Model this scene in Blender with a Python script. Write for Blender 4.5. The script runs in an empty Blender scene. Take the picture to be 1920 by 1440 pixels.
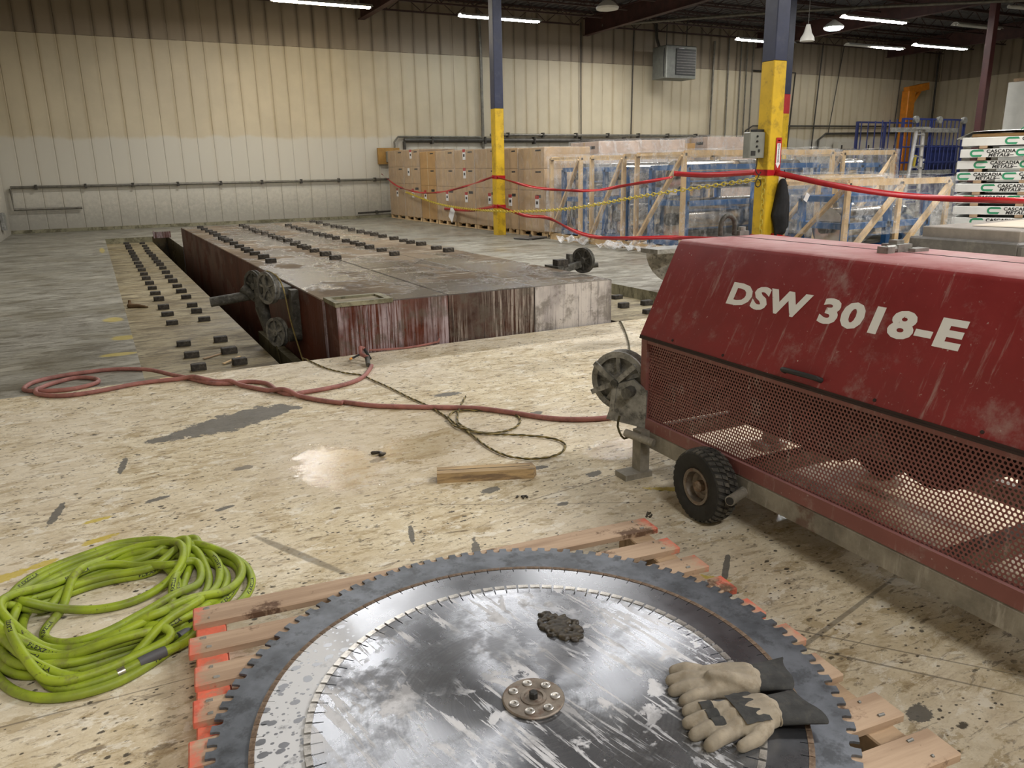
import bpy, math, random
from mathutils import Vector, Matrix, noise as mnoise
random.seed(7)
scene = bpy.context.scene
col = scene.collection
sin, cos, pi, R = math.sin, math.cos, math.pi, math.radians

# ---------------------------------------------------------------- camera
YAW, PITCH, ROLL, FPX = 0.480880, -0.266869, -0.0194145, 1454.35
_f = Vector((sin(YAW)*cos(PITCH), cos(YAW)*cos(PITCH), sin(PITCH)))
_r = Vector((cos(YAW), -sin(YAW), 0)); _u = _r.cross(_f)
_r2 = _r*cos(ROLL)+_u*sin(ROLL); _u2 = -_r*sin(ROLL)+_u*cos(ROLL)
cam = bpy.data.objects.new('camera', bpy.data.cameras.new('camera')); col.objects.link(cam)
cam.data.sensor_width = 36; cam.data.lens = 36*FPX/1920; cam.data.clip_end = 200; cam.data.clip_start = .05
cam.matrix_world = Matrix(((_r2.x,_u2.x,-_f.x,0),(_r2.y,_u2.y,-_f.y,0),(_r2.z,_u2.z,-_f.z,1.5),(0,0,0,1)))
scene.camera = cam

# ---------------------------------------------------------------- world, exposure, large lamps
scene.view_settings.view_transform = 'Standard'; scene.view_settings.look = 'None'
scene.view_settings.gamma = 1; scene.view_settings.use_curve_mapping = False
scene.view_settings.exposure = 0.0
w = bpy.data.worlds.new('world'); scene.world = w; w.use_nodes = True
w.node_tree.nodes['Background'].inputs[0].default_value = (.75, .8, .9, 1)
w.node_tree.nodes['Background'].inputs[1].default_value = 0.03
TUBE = 58.0                       # emission of the visible fluorescent tubes
LAMP_W = 310.0                    # power of each unseen strip lamp of the same ceiling grid
LAMP_Z = 6.2
# strip lamps of the hall's grid that hang outside the picture (over and behind the camera)
LAMPS = [(3.3,12.9),(8.3,12.9),(13.3,12.9),(21,12.9),(6.4,1.6),(11.4,4.2),(17,4.2),
         (0.6,-3.4),(5.75,-3.4),(18.2,23.9),(4.0,22.0)]
for x, y in LAMPS:
    l = bpy.data.lights.new('strip_lamp', 'AREA'); l.shape = 'RECTANGLE'; l.size = 2.4; l.size_y = .3
    l.energy = LAMP_W*(1.25 if 0 < y < 8 else 1); l.color = (1, .97, .925)
    o = bpy.data.objects.new('strip_lamp', l); o.location = (x, y, LAMP_Z); col.objects.link(o)

cy = scene.cycles; cy.max_bounces = 6; cy.diffuse_bounces = 3; cy.glossy_bounces = 3; cy.transmission_bounces = 2; cy.transparent_max_bounces = 10

# ---------------------------------------------------------------- helpers
def lin(c):
    return tuple(((v/255)/12.92 if v/255 <= .04045 else ((v/255+.055)/1.055)**2.4) for v in c)
class NT:
    def __init__(s, name):
        s.m = bpy.data.materials.new(name); s.m.use_nodes = True
        s.t = s.m.node_tree; s.b = s.t.nodes['Principled BSDF']; s.out = s.t.nodes['Material Output']
        s.tc = None; s.geo = None
    def n(s, k): return s.t.nodes.new(k)
    def L(s, a, b): s.t.links.new(a, b)
    def put(s, sock, v):
        if isinstance(v, bpy.types.NodeSocket): s.L(v, sock)
        elif isinstance(v, (tuple, list)) and sock.type == 'RGBA': sock.default_value = (*v[:3], 1)
        else: sock.default_value = v
    def obj(s):
        if not s.tc: s.tc = s.n('ShaderNodeTexCoord')
        return s.tc.outputs['Object']
    def pos(s):
        if not s.geo: s.geo = s.n('ShaderNodeNewGeometry')
        return s.geo.outputs['Position']
    def nrm(s): s.pos(); return s.geo.outputs['True Normal']
    def map(s, v, sc=(1,1,1), loc=(0,0,0), rot=(0,0,0)):
        m = s.n('ShaderNodeMapping'); s.L(v, m.inputs[0]); m.inputs['Scale'].default_value = sc
        m.inputs['Location'].default_value = loc; m.inputs['Rotation'].default_value = rot; return m.outputs[0]
    def noise(s, v, sc, det=4, rough=.6, dist=0):
        m = s.n('ShaderNodeTexNoise'); s.L(v, m.inputs['Vector']); m.inputs['Scale'].default_value = sc
        m.inputs['Detail'].default_value = min(det, 6); m.inputs['Roughness'].default_value = rough
        m.inputs['Distortion'].default_value = dist; return m.outputs[0]
    def vor(s, v, sc, feat='F1', rnd=1):
        m = s.n('ShaderNodeTexVoronoi'); m.feature = feat; s.L(v, m.inputs['Vector'])
        m.inputs['Scale'].default_value = sc; m.inputs['Randomness'].default_value = rnd; return m.outputs[0]
    def rng(s, v, lo, hi, a=0., b=1.):
        m = s.n('ShaderNodeMapRange'); m.interpolation_type = 'SMOOTHSTEP'
        s.put(m.inputs[0], v); m.inputs[1].default_value = lo; m.inputs[2].default_value = hi
        m.inputs[3].default_value = a; m.inputs[4].default_value = b; return m.outputs[0]
    def ma(s, op, a, b=0.):
        m = s.n('ShaderNodeMath'); m.operation = op; s.put(m.inputs[0], a); s.put(m.inputs[1], b); return m.outputs[0]
    def mix(s, f, a, b):
        m = s.n('ShaderNodeMix'); m.data_type = 'RGBA'; s.put(m.inputs[0], f); s.put(m.inputs[6], a); s.put(m.inputs[7], b)
        return m.outputs[2]
    def xyz(s, v):
        m = s.n('ShaderNodeSeparateXYZ'); s.L(v, m.inputs[0]); return m.outputs
    def bump(s, h, st=.3, d=.01):
        m = s.n('ShaderNodeBump'); s.L(h, m.inputs['Height']); m.inputs['Strength'].default_value = st
        m.inputs['Distance'].default_value = d; s.L(m.outputs[0], s.b.inputs['Normal'])
    def fin(s, colr, rough=.6, metal=0., **k):
        s.put(s.b.inputs['Base Color'], colr); s.put(s.b.inputs['Roughness'], rough); s.put(s.b.inputs['Metallic'], metal)
        for kk, v in k.items(): s.put(s.b.inputs[kk.replace('_', ' ')], v)
        return s.m
    def blob(s, v, cx, cy, rx, ry, rot=0, edge=.35, nz=None, amp=.5):
        """1 inside an irregular patch lying on the floor at (cx, cy)"""
        q = s.n('ShaderNodeMapping'); q.vector_type = 'TEXTURE'; s.L(v, q.inputs[0]); q.inputs['Location'].default_value = (cx,cy,0)
        q.inputs['Rotation'].default_value = (0,0,rot); q.inputs['Scale'].default_value = (rx,ry,1); q = q.outputs[0]
        l = s.n('ShaderNodeVectorMath'); l.operation = 'LENGTH'; s.L(q, l.inputs[0])
        e = l.outputs['Value']
        if nz is not None: e = s.ma('ADD', e, s.ma('MULTIPLY', s.ma('SUBTRACT', nz, .5), amp*2))
        return s.rng(e, 1-edge/2, 1+edge/2, 1., 0.)

def simple(name, c, rough=.6, metal=0., var=.15, sc=6., dirt=None, dirt_amt=.5, bump=0., stretch=(1,1,1), **k):
    """plain surface with slight mottling and optional dirt"""
    t = NT(name); v = t.map(t.obj(), stretch)
    n1 = t.noise(v, sc, 5)
    c2 = tuple(x*(1-var) for x in c); c1 = tuple(min(1, x*(1+var)) for x in c)
    cc = t.mix(t.rng(n1, .3, .7), c2, c1)
    if dirt:
        n2 = t.noise(t.map(t.obj(), stretch, (3.1, 1.7, .4)), sc*1.7, 8, .7)
        cc = t.mix(t.ma('MULTIPLY', t.rng(n2, .48, .66), dirt_amt), cc, dirt)
    if bump: t.bump(t.noise(v, sc*5, 4), bump, .004)
    return t.fin(cc, rough, metal, **k)

class MB:
    """collects solids, builds ONE mesh"""
    def __init__(s): s.v = []; s.f = []; s.mi = []; s.cur = 0
    def add(s, vs, fs):
        b = len(s.v); s.v += [tuple(p) for p in vs]; s.f += [tuple(i+b for i in f) for f in fs]; s.mi += [s.cur]*len(fs); return s
    def box(s, x0, x1, y0, y1, z0, z1):
        return s.add([(x0,y0,z0),(x1,y0,z0),(x1,y1,z0),(x0,y1,z0),(x0,y0,z1),(x1,y0,z1),(x1,y1,z1),(x0,y1,z1)],
                     [(0,3,2,1),(4,5,6,7),(0,1,5,4),(1,2,6,5),(2,3,7,6),(3,0,4,7)])
    def cbox(s, x0, x1, y0, y1, z0, z1, c=.004):
        """box with chamfered top and vertical edges"""
        p = [(x0+c,y0),(x1-c,y0),(x1,y0+c),(x1,y1-c),(x1-c,y1),(x0+c,y1),(x0,y1-c),(x0,y0+c)]
        q = [(min(max(a,x0+c),x1-c), min(max(b,y0+c),y1-c)) for a, b in p]
        vs = [(a,b,z0) for a,b in p]+[(a,b,z1-c) for a,b in p]+[(a,b,z1) for a,b in q]
        fs = [tuple(reversed(range(8)))]
        for k in (0, 8):
            for i in range(8): fs.append((k+i, k+(i+1)%8, k+8+(i+1)%8, k+8+i))
        fs.append(tuple(range(16,24)))
        return s.add(vs, fs)
    def bar(s, a, b, wd, ht, up=(0,0,1)):
        """rectangular bar from a to b"""
        a = Vector(a); b = Vector(b); d = (b-a).normalized(); up = Vector(up)
        if abs(d.dot(up)) > .98: up = Vector((0,1,0))
        sd = d.cross(up).normalized(); u = sd.cross(d)
        q = [sd*(wd/2*i)+u*(ht/2*j) for i, j in ((-1,-1),(1,-1),(1,1),(-1,1))]
        return s.add([a+x for x in q]+[b+x for x in q], [(0,1,2,3),(7,6,5,4),(0,4,5,1),(1,5,6,2),(2,6,7,3),(3,7,4,0)])
    def tube(s, pts, r, n=8, closed=False, cap=True):
        pts = [Vector(p) for p in pts]; m = len(pts); base = len(s.v); nb = None
        rs = r if isinstance(r, (list, tuple)) else [r]*m
        vs = []; fs = []
        for i, p in enumerate(pts):
            if closed: d = pts[(i+1)%m]-pts[i-1]
            else: d = pts[min(i+1,m-1)]-pts[max(i-1,0)]
            d.normalize()
            if nb is None:
                nb = Vector((0,0,1)) if abs(d.z) < .9 else Vector((1,0,0))
            nb = (nb-d*nb.dot(d)).normalized(); bb = d.cross(nb)
            for k in range(n):
                a = 2*pi*k/n; vs.append(p+nb*(cos(a)*rs[i])+bb*(sin(a)*rs[i]))
        for i in range(m if closed else m-1):
            j = (i+1)%m
            for k in range(n): fs.append((i*n+k, i*n+(k+1)%n, j*n+(k+1)%n, j*n+k))
        if cap and not closed:
            fs.append(tuple(reversed(range(n)))); fs.append(tuple(range((m-1)*n, m*n)))
        return s.add(vs, fs)
    def cyl(s, a, b, r, n=16, r2=None): return s.tube([a, b], [r, r if r2 is None else r2], n)
    def lathe(s, prof, n=24, mat=None, close=False):
        """profile (r,z) around z; mat = Matrix to place it"""
        vs = []; fs = []; m = len(prof)
        for k in range(n):
            a = 2*pi*k/n
            for r, z in prof: vs.append(Vector((r*cos(a), r*sin(a), z)))
        for k in range(n):
            k2 = (k+1)%n
            for i in range(m if close else m-1):
                j = (i+1)%m; fs.append((k*m+i, k2*m+i, k2*m+j, k*m+j))
        if not close:
            fs.append(tuple(reversed([k*m for k in range(n)]))); fs.append(tuple(k*m+m-1 for k in range(n)))
        if mat is not None: vs = [mat @ v for v in vs]
        return s.add(vs, fs)
    def prism(s, poly, z0, z1, mat=None):
        n = len(poly); vs = [Vector((x,y,z0)) for x,y in poly]+[Vector((x,y,z1)) for x,y in poly]
        if mat is not None: vs = [mat @ v for v in vs]
        return s.add(vs, [tuple(reversed(range(n))), tuple(range(n,2*n))]+[(i,(i+1)%n,n+(i+1)%n,n+i) for i in range(n)])
    def grid(s, P):
        """surface through rows of points"""
        h = len(P); w_ = len(P[0])
        return s.add([p for row in P for p in row], [(i*w_+j, i*w_+j+1, (i+1)*w_+j+1, (i+1)*w_+j) for i in range(h-1) for j in range(w_-1)])
    def mesh(s, name, mat, smooth=False):
        me = bpy.data.meshes.new(name); me.from_pydata(s.v, [], s.f)
        for m in (mat if isinstance(mat, (list, tuple)) else [mat]): me.materials.append(m)
        if max(s.mi, default=0): me.polygons.foreach_set('material_index', s.mi)
        if smooth:
            me.polygons.foreach_set('use_smooth', [True]*len(me.polygons))
            me.set_sharp_from_angle(angle=R(smooth if smooth is not True else 40))
        me.update(); return me
    def build(s, name, mat, parent=None, smooth=False, loc=(0,0,0), rot=(0,0,0)):
        return link(name, s.mesh(name, mat, smooth), parent, loc, rot)
def link(name, me, parent=None, loc=(0,0,0), rot=(0,0,0)):
    o = bpy.data.objects.new(name, me); col.objects.link(o); o.parent = parent; o.location = loc; o.rotation_euler = rot; return o
def tag(o, label, cat, group=None):
    o['label'] = label; o['category'] = cat
    if group: o['group'] = group
    return o
def struct(o): o['kind'] = 'structure'; return o
def thing(name, label, cat, loc=(0,0,0), rz=0, group=None):
    o = bpy.data.objects.new(name, None); col.objects.link(o); o.location = loc; o.rotation_euler = (0,0,rz)
    o.empty_display_size = .1; return tag(o, label, cat, group)
def axis(c, d, up=(0,0,1)):
    """matrix whose z axis points along d, at c"""
    d = Vector(d).normalized(); up = Vector(up)
    if abs(d.dot(up)) > .98: up = Vector((0,1,0))
    x = up.cross(d).normalized(); y = d.cross(x); c = Vector(c)
    return Matrix(((x.x,y.x,d.x,c.x),(x.y,y.y,d.y,c.y),(x.z,y.z,d.z,c.z),(0,0,0,1)))
def smooth_path(pts, step, jit=0):
    """Catmull-Rom through the points, resampled"""
    P = [Vector(p) for p in pts]; out = []
    for i in range(len(P)-1):
        a = P[max(i-1,0)]; b = P[i]; c = P[i+1]; d = P[min(i+2,len(P)-1)]
        n = max(1, int((c-b).length/step))
        for k in range(n):
            t = k/n
            out.append(.5*((2*b)+(c-a)*t+(2*a-5*b+4*c-d)*t*t+(3*b-a-3*c+d)*t**3))
    out.append(P[-1]); return out
def text_mesh(txt, size, mat, extrude=.0004, offset=0., sx=1., align='LEFT', shear=0.):
    cu = bpy.data.curves.new('lettering', 'FONT'); cu.body = txt; cu.size = size; cu.extrude = extrude; cu.offset = offset
    cu.align_x = align; cu.space_character = 1.1; cu.resolution_u = 3; cu.shear = shear
    o = bpy.data.objects.new('lettering', cu); col.objects.link(o)
    me = bpy.data.meshes.new_from_object(o.evaluated_get(bpy.context.evaluated_depsgraph_get()))
    bpy.data.objects.remove(o); bpy.data.curves.remove(cu)
    for v in me.vertices: v.co.x *= sx
    me.materials.clear(); me.materials.append(mat); me.name = 'lettering'; return me
def melt(mb, voxel, it=6, name='melt', mat=None):
    """fuse overlapping solids into one continuous skin"""
    me = mb.mesh(name, mat); o = bpy.data.objects.new(name, me); col.objects.link(o)
    m = o.modifiers.new('r', 'REMESH'); m.mode = 'VOXEL'; m.voxel_size = voxel
    s = o.modifiers.new('s', 'SMOOTH'); s.iterations = it; s.factor = .5
    me2 = bpy.data.meshes.new_from_object(o.evaluated_get(bpy.context.evaluated_depsgraph_get()))
    bpy.data.objects.remove(o); bpy.data.meshes.remove(me)
    me2.polygons.foreach_set('use_smooth', [True]*len(me2.polygons))
    me2.materials.clear(); me2.materials.append(mat); me2.name = name; return me2
def capsule(mb, pts, rs, n=10):
    """rounded tapering limb"""
    P = [Vector(p) for p in pts]; d0 = (P[0]-P[1]).normalized(); d1 = (P[-1]-P[-2]).normalized()
    P2 = [P[0]+d0*rs[0]*.9, P[0]+d0*rs[0]*.55]+P+[P[-1]+d1*rs[-1]*.55, P[-1]+d1*rs[-1]*.9]
    r2 = [rs[0]*.35, rs[0]*.8]+list(rs)+[rs[-1]*.8, rs[-1]*.35]
    mb.tube(P2, r2, n)
# ---------------------------------------------------------------- materials
def floor_cream():
    t = NT('cream_floor_paint'); v = t.pos(); x = t.map(v, (1,1,0))
    big = t.noise(x, .9, 5, .6); mid = t.noise(x, 5, 6, .65); fine = t.noise(x, 38, 5, .7)
    st = t.noise(t.map(v, (3.5,9,0), (0,0,0), (0,0,.15)), 1.6, 9, .72, .6)
    c = t.mix(t.rng(mid, .3, .7), (.55,.45,.28), (.74,.66,.49))
    c = t.mix(t.ma('MULTIPLY', t.rng(fine, .45, .75), .35), c, (.80,.75,.63))
    br = t.ma('MULTIPLY', t.rng(st, .50, .68), t.rng(big, .36, .58, .3, 1.))
    c = t.mix(t.ma('MULTIPLY', br, .85), c, (.27,.18,.07))
    gr = t.noise(x, 95, 6, .8); c = t.mix(t.ma('MULTIPLY', t.rng(gr, .52, .66), t.rng(mid, .35, .65, .2, .8)), c, (.30,.22,.11))
    gw = t.noise(t.map(v, (1,1.6,0), (7,7,0)), 20, 8, .78); c = t.mix(t.ma('MULTIPLY', t.rng(gw, .55, .66), .5), c, (.85,.80,.68))
    st2 = t.noise(t.map(v, (5,16,0), (4,2,0), (0,0,.12)), 2.2, 9, .75, .8)
    c = t.mix(t.ma('MULTIPLY', t.rng(st2, .545, .64), .85), c, (.13,.09,.045))
    pale = t.rng(t.noise(t.map(v, (1,1,0), (9,2,0)), .55, 3, .5), .40, .60)
    c = t.mix(t.ma('MULTIPLY', pale, .45), c, (.76,.69,.58))
    bl = t.noise(t.map(v, (1.5,3.2,0), (2,6,0), (0,0,.2)), 3.2, 9, .74, .5)
    c = t.mix(t.ma('MULTIPLY', t.rng(bl, .545, .60), .55), c, (.34,.25,.12))
    bw = t.noise(t.map(v, (1.5,2.6,0), (8,1,0), (0,0,.1)), 4.5, 9, .76, .4)
    c = t.mix(t.ma('MULTIPLY', t.rng(bw, .555, .60), .6), c, (.84,.80,.70))
    # specks and clods of dirt
    for sc, th, loc in ((14,.16,0),(5.5,.10,3),(30,.19,7),(9,.12,11)):
        vv = t.vor(t.map(v, (1,1.5,0), (loc,loc,0)), sc)
        n_ = t.ma('ADD', vv, t.ma('MULTIPLY', t.ma('SUBTRACT', fine, .5), .45))
        gate = t.rng(t.noise(x, sc*.23, 2), .45, .55)
        c = t.mix(t.ma('MULTIPLY', t.ma('MULTIPLY', t.rng(n_, th-.05, th+.02, 1., 0.), gate), .9), c, (.045,.038,.03))
    # scratches
    for rot, sc, loc in ((.35,1.2,1),(1.25,1.6,5),(-.6,1.4,9)):
        wv = t.noise(t.map(v, (1.2*sc, 70, 0), (loc,0,0), (0,0,rot)), 1., 3, .5)
        g = t.rng(t.noise(t.map(x, (1,1,0), (loc*3,1,0)), .8, 2), .52, .64)
        c = t.mix(t.ma('MULTIPLY', t.ma('MULTIPLY', t.rng(wv, .70, .76), g), .6), c, (.12,.095,.06))
    nz = t.noise(x, 6, 8, .72); nz2 = t.noise(x, 34, 6, .7)
    dark = None
    for a in DARK_SPOTS:
        b = t.blob(x, *a, .12, nz if a[2] > .12 else nz2, 1.1 if a[2] > .12 else .9)
        dark = b if dark is None else t.ma('MAXIMUM', dark, b)
    c = t.mix(t.ma('MULTIPLY', dark, .9), c, t.mix(nz2, (.075,.073,.068), (.16,.155,.14)))
    # damp tan area round the puddles
    damp = t.ma('MAXIMUM', t.blob(x, 1.25,4.05,.8,.7,.3,.7,nz,.7), t.blob(x, 2.9,2.15,.5,.8,0,.8,nz,.6))
    c = t.mix(t.ma('MULTIPLY', damp, .45), c, (.33,.24,.12))
    wet = t.ma('MAXIMUM', t.blob(x, .96,3.88,.22,.36,.0,.25,t.noise(x, 11, 9, .78),1.0), t.blob(x, 1.55,3.95,.40,.20,.25,.25,t.noise(x, 12, 9, .78),1.4))
    wet = t.ma('MAXIMUM', wet, t.blob(x, 2.62,2.15,.3,.22,.2,.3,t.noise(x,10,6,.7),1.))
    wet = t.ma('MAXIMUM', wet, t.blob(x, 2.4,3.35,.2,.15,.2,.3,t.noise(x,10,6,.7),1.))
    # yellow paint crumbs and dashes
    for (cx,cy,rx,ry,ro) in YELLOW:
        b = t.blob(x, cx,cy,rx,ry,ro,.3, nz2, .9)
        c = t.mix(t.ma('MULTIPLY', b, .8), c, (.55,.42,.03))
    # joint saw cut in the slab
    for (cx,cy,ln,wd,ro) in CUTS:
        b = t.blob(x, cx,cy,ln,wd,ro,.5, nz2, .3)
        c = t.mix(t.ma('MULTIPLY', b, .6), c, (.10,.085,.065))
    rough = t.mix(wet, t.mix(damp, t.rng(mid, .3, .7, .62, .8), (.42,.42,.42)), (.045,.045,.045))
    h = t.ma('ADD', t.ma('MULTIPLY', fine, .5), t.ma('MULTIPLY', mid, .6))
    hb = t.mix(wet, h, t.ma('MULTIPLY', t.noise(x, 60, 5, .65), .38))
    t.bump(hb, .35, .006)
    return t.fin(c, rough, Specular_IOR_Level=.35)
# centre x, centre y, half-lengths, turn : marks on the floor
DARK_SPOTS = [(.62,5.02,.42,.17,.42),(.18,4.86,.10,.055,.2),(1.18,3.86,.05,.03,.4),(.52,4.12,.055,.03,.1),(1.88,3.32,.055,.025,-.2),
    (1.53,3.18,.05,.03,.3),(-.35,3.95,.02,.14,-.2),(-.05,4.5,.018,.13,-.15),(2.02,4.86,.10,.045,-.1),(2.33,4.15,.055,.035,.3),
    (2.08,3.1,.05,.03,.2),(1.87,1.13,.045,.03,.2),(1.19,2.62,.018,.13,-.35),(1.02,2.92,.012,.09,-.3),(.08,3.9,.06,.02,.3),(1.75,2.86,.03,.02,.1),
    (2.6,3.28,.06,.035,-.2),(1.95,2.0,.16,.012,.75),(.35,3.62,.05,.018,.2)]
YELLOW = [(-.52,3.36,.10,.035,.35),(-.38,3.42,.06,.025,.3),(-.18,3.55,.07,.025,.3),(-.18,3.78,.06,.02,.2),(1.84,2.02,.10,.03,-.75),(2.33,2.72,.16,.025,-.6),(1.55,1.32,.035,.02,.3)]
CUTS = [(-.6,2.36,.75,.004,-.05),(1.75,1.62,.9,.005,-.92),(1.86,1.63,.8,.004,-.90),(1.98,1.55,.55,.009,.22),(.55,2.98,.02,.3,.45),(1.6,2.95,.7,.003,-.5),(2.1,3.02,.6,.004,.1)]
def concrete(name, c1, c2, streak, rough=.7, wet=0., yellow=()):
    t = NT(name); v = t.pos(); x = t.map(v, (1,1,.6)); xf = t.map(v, (1,1,0))
    a = t.noise(x, 1.1, 7, .65); b = t.noise(t.map(v, (1.1,5,1)), 2.2, 9, .72); f = t.noise(x, 24, 5, .7)
    c = t.mix(t.rng(a, .3, .7), c1, c2)
    c = t.mix(t.ma('MULTIPLY', t.rng(b, .48, .62), .8), c, streak)
    c = t.mix(t.ma('MULTIPLY', t.rng(t.noise(t.map(v, (2,9,1), (5,5,0)), 3, 9, .75), .54, .62), .7), c, tuple(q*.6 for q in streak))
    c = t.mix(t.ma('MULTIPLY', t.rng(f, .5, .75), .3), c, tuple(min(1, q*1.35) for q in c2))
    c = t.mix(t.ma('MULTIPLY', t.rng(t.noise(t.map(v, (.7,1.6,1), (2,8,0)), 1.7, 9, .74, .4), .52, .60), .7), c, streak)
    c = t.mix(t.ma('MULTIPLY', t.rng(t.noise(t.map(v, (.8,2,1), (6,3,0)), 2.1, 9, .74, .4), .55, .62), .5), c, tuple(min(1, q*1.3) for q in c2))
    sp = t.vor(t.map(v, (1,2.2,1)), 7); g = t.rng(t.noise(x, 1.2, 3), .5, .6)
    c = t.mix(t.ma('MULTIPLY', t.ma('MULTIPLY', t.rng(sp, .07, .13, 1., 0.), g), .8), c, tuple(q*.35 for q in streak))
    for (cx,cy,rx,ry,ro) in yellow:
        c = t.mix(t.ma('MULTIPLY', t.blob(xf, cx,cy,rx,ry,ro,.4, b, .9), .6), c, (.55,.43,.06))
    r = t.rng(t.noise(x, .9, 5, .6), .42, .62, rough, max(.12, rough-wet)) if wet else rough
    t.bump(f, .3, .006)
    return t.fin(c, r)
def wall_mat(name, base, low, rust, edge_amt):
    """liner panel: grime gathers along the joints (panel-local x), lower part washed"""
    t = NT(name); o = t.obj(); p = t.pos(); ox = t.xyz(o); pz = t.xyz(p)
    e = t.rng(t.ma('ABSOLUTE', ox[0]), .12, .26)
    st = t.noise(t.map(p, (3,3,.16)), 1.5, 5, .6); n2 = t.noise(p, .7, 5, .6); fn = t.noise(p, 9, 6, .7)
    c = t.mix(t.rng(n2, .3, .7), base, tuple(q*.86 for q in base))
    zz = t.ma('ADD', pz[2], t.ma('MULTIPLY', n2, .5))
    lo = t.rng(zz, 2.95, 3.08, 1., 0.)
    c = t.mix(lo, c, low)
    g = t.ma('MULTIPLY', t.ma('MULTIPLY', e, t.rng(st, .30, .62)), t.mix(lo, (edge_amt,)*3, (edge_amt*.3,)*3))
    c = t.mix(g, c, rust)
    bot = t.rng(t.ma('ADD', pz[2], t.ma('MULTIPLY', fn, 1.3)), .75, 2.0, .75, 0.)
    c = t.mix(bot, c, tuple(q*.45 for q in low))
    run = t.ma('MULTIPLY', t.rng(t.noise(t.map(p, (9,9,.5)), 1., 5, .6), .62, .72), t.blob(t.map(p, (1,0,1), (0,0,0), (R(-90),0,0)), .35, -1.6, .5, .5, 0, .8, fn, .5))
    c = t.mix(t.ma('MULTIPLY', run, .6), c, (.30,.15,.05))
    return t.fin(c, .55)
M = {}
M['cream'] = floor_cream()
M['grey_floor'] = concrete('grey_floor', (.20,.19,.155), (.335,.325,.28), (.10,.088,.06), .6, .3, ((.05,19.5,.05,.7,0),(.03,9.6,.10,.16,0),(.1,8.4,.12,.12,0),(.02,7.6,.14,.08,0),(-1.9,13.4,.3,.2,0)))
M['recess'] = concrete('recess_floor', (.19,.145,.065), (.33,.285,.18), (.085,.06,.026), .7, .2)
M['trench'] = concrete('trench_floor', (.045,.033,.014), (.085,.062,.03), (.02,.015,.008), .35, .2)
M['ledge'] = concrete('recess_edge', (.20,.19,.12), (.30,.28,.19), (.10,.09,.05), .75)
M['wall_low'] = wall_mat('liner_panel', (.60,.53,.385), (.58,.555,.48), (.30,.21,.09), .45)
M['wall_up'] = wall_mat('upper_panel', (.33,.27,.195), (.5,.5,.45), (.10,.072,.045), .85)
M['girder'] = simple('brown_girder_paint', (.065,.026,.022), .6, 0, .25, 3)
M['joist'] = simple('brown_joist_paint', (.055,.028,.024), .65, 0, .25, 3)
M['deck'] = simple('roof_deck', (.105,.10,.105), .6, .1, .2, 1.)
M['pipe'] = simple('grey_conduit', (.16,.15,.125), .5, .4, .25, 8)
M['pipe_d'] = simple('dark_conduit', (.055,.05,.042), .5, .3, .25, 8)
M['white_paint'] = simple('white_enamel', (.72,.72,.68), .4, 0, .05, 3)
def emit(name, c, st):
    t = NT(name); t.fin(c, .4); t.b.inputs['Emission Color'].default_value = (*c, 1); t.b.inputs['Emission Strength'].default_value = st; return t.m
M['tube'] = emit('fluorescent_tube', (1, .965, .91), TUBE)
M['tube_warm'] = emit('warm_fluorescent_tube', (1, .86, .62), TUBE*1.15)
M['tube_cool'] = emit('cool_fluorescent_tube', (.88, .95, 1), TUBE)
M['globe'] = emit('cool_lamp', (.78,.92,1), TUBE*.8)
M['yellow'] = simple('yellow_column_paint', (.62,.40,.015), .5, 0, .12, 2.5, (.20,.13,.02), .55)
M['navy'] = simple('navy_column_paint', (.022,.028,.062), .45, 0, .2, 2.5, (.06,.065,.09), .4)
M['red_band'] = simple('red_column_paint', (.40,.02,.025), .5)
M['maroon'] = simple('maroon_column_paint', (.085,.024,.024), .5, 0, .2, 2)
M['card'] = simple('brown_cardboard', (.40,.245,.105), .75, 0, .08, 3)
M['card_pale'] = simple('wrapped_cardboard', (.43,.30,.175), .6, 0, .1, 3)
M['card_pink'] = simple('pale_cardboard', (.50,.385,.315), .6, 0, .12, 3)
M['ink'] = simple('black_print', (.02,.02,.02), .6)
M['paper'] = simple('white_paper', (.78,.78,.80), .7, 0, .03)
M['tape_b'] = simple('parcel_tape', (.44,.32,.18), .35)
M['wood'] = simple('raw_pine', (.60,.43,.235), .7, 0, .16, 4, (.40,.25,.11), .5, .15, (1,1,.4))
M['wood_grey'] = simple('pallet_wood', (.40,.28,.175), .75, 0, .2, 7, (.13,.075,.04), .6, .25, (.35,2.5,1))
M['blue'] = simple('blue_machine_paint', (.022,.105,.28), .4, 0, .2, 3)
M['navyblue'] = simple('navy_cart_paint', (.012,.022,.11), .45, 0, .2, 3)
M['steel_roll'] = simple('polished_roll', (.66,.64,.60), .2, 1., .1, 2, (.3,.3,.3), .4)
M['alu'] = simple('ladder_aluminium', (.62,.62,.62), .4, .8, .1, 5)
M['grey_metal'] = simple('galvanised_grey', (.30,.30,.285), .55, .5, .3, 9, (.12,.115,.10), .6, .1)
M['grey_plastic'] = simple('dark_grey_panel', (.10,.095,.09), .5, 0, .2, 5, (.2,.19,.17), .4)
M['kraft'] = simple('buff_board', (.52,.455,.37), .7, 0, .08, 3)
M['black'] = simple('black_cloth', (.010,.010,.012), .85, 0, .3, 14, bump=.4)
M['rubber_d'] = simple('black_tyre_rubber', (.022,.021,.019), .85, 0, .35, 16)  # darker than the lugs: shade between tread blocks put into the colour
M['rubber'] = simple('dusty_tyre_rubber', (.052,.050,.045), .8, 0, .35, 16, (.17,.155,.125), .55, .2)
M['cast'] = simple('dusty_cast_iron', (.25,.245,.225), .7, .3, .4, 14, (.05,.048,.043), .75, .3)
M['cast_dark'] = simple('muddy_iron', (.085,.082,.072), .7, .3, .4, 16, (.20,.195,.175), .6, .3)
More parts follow.
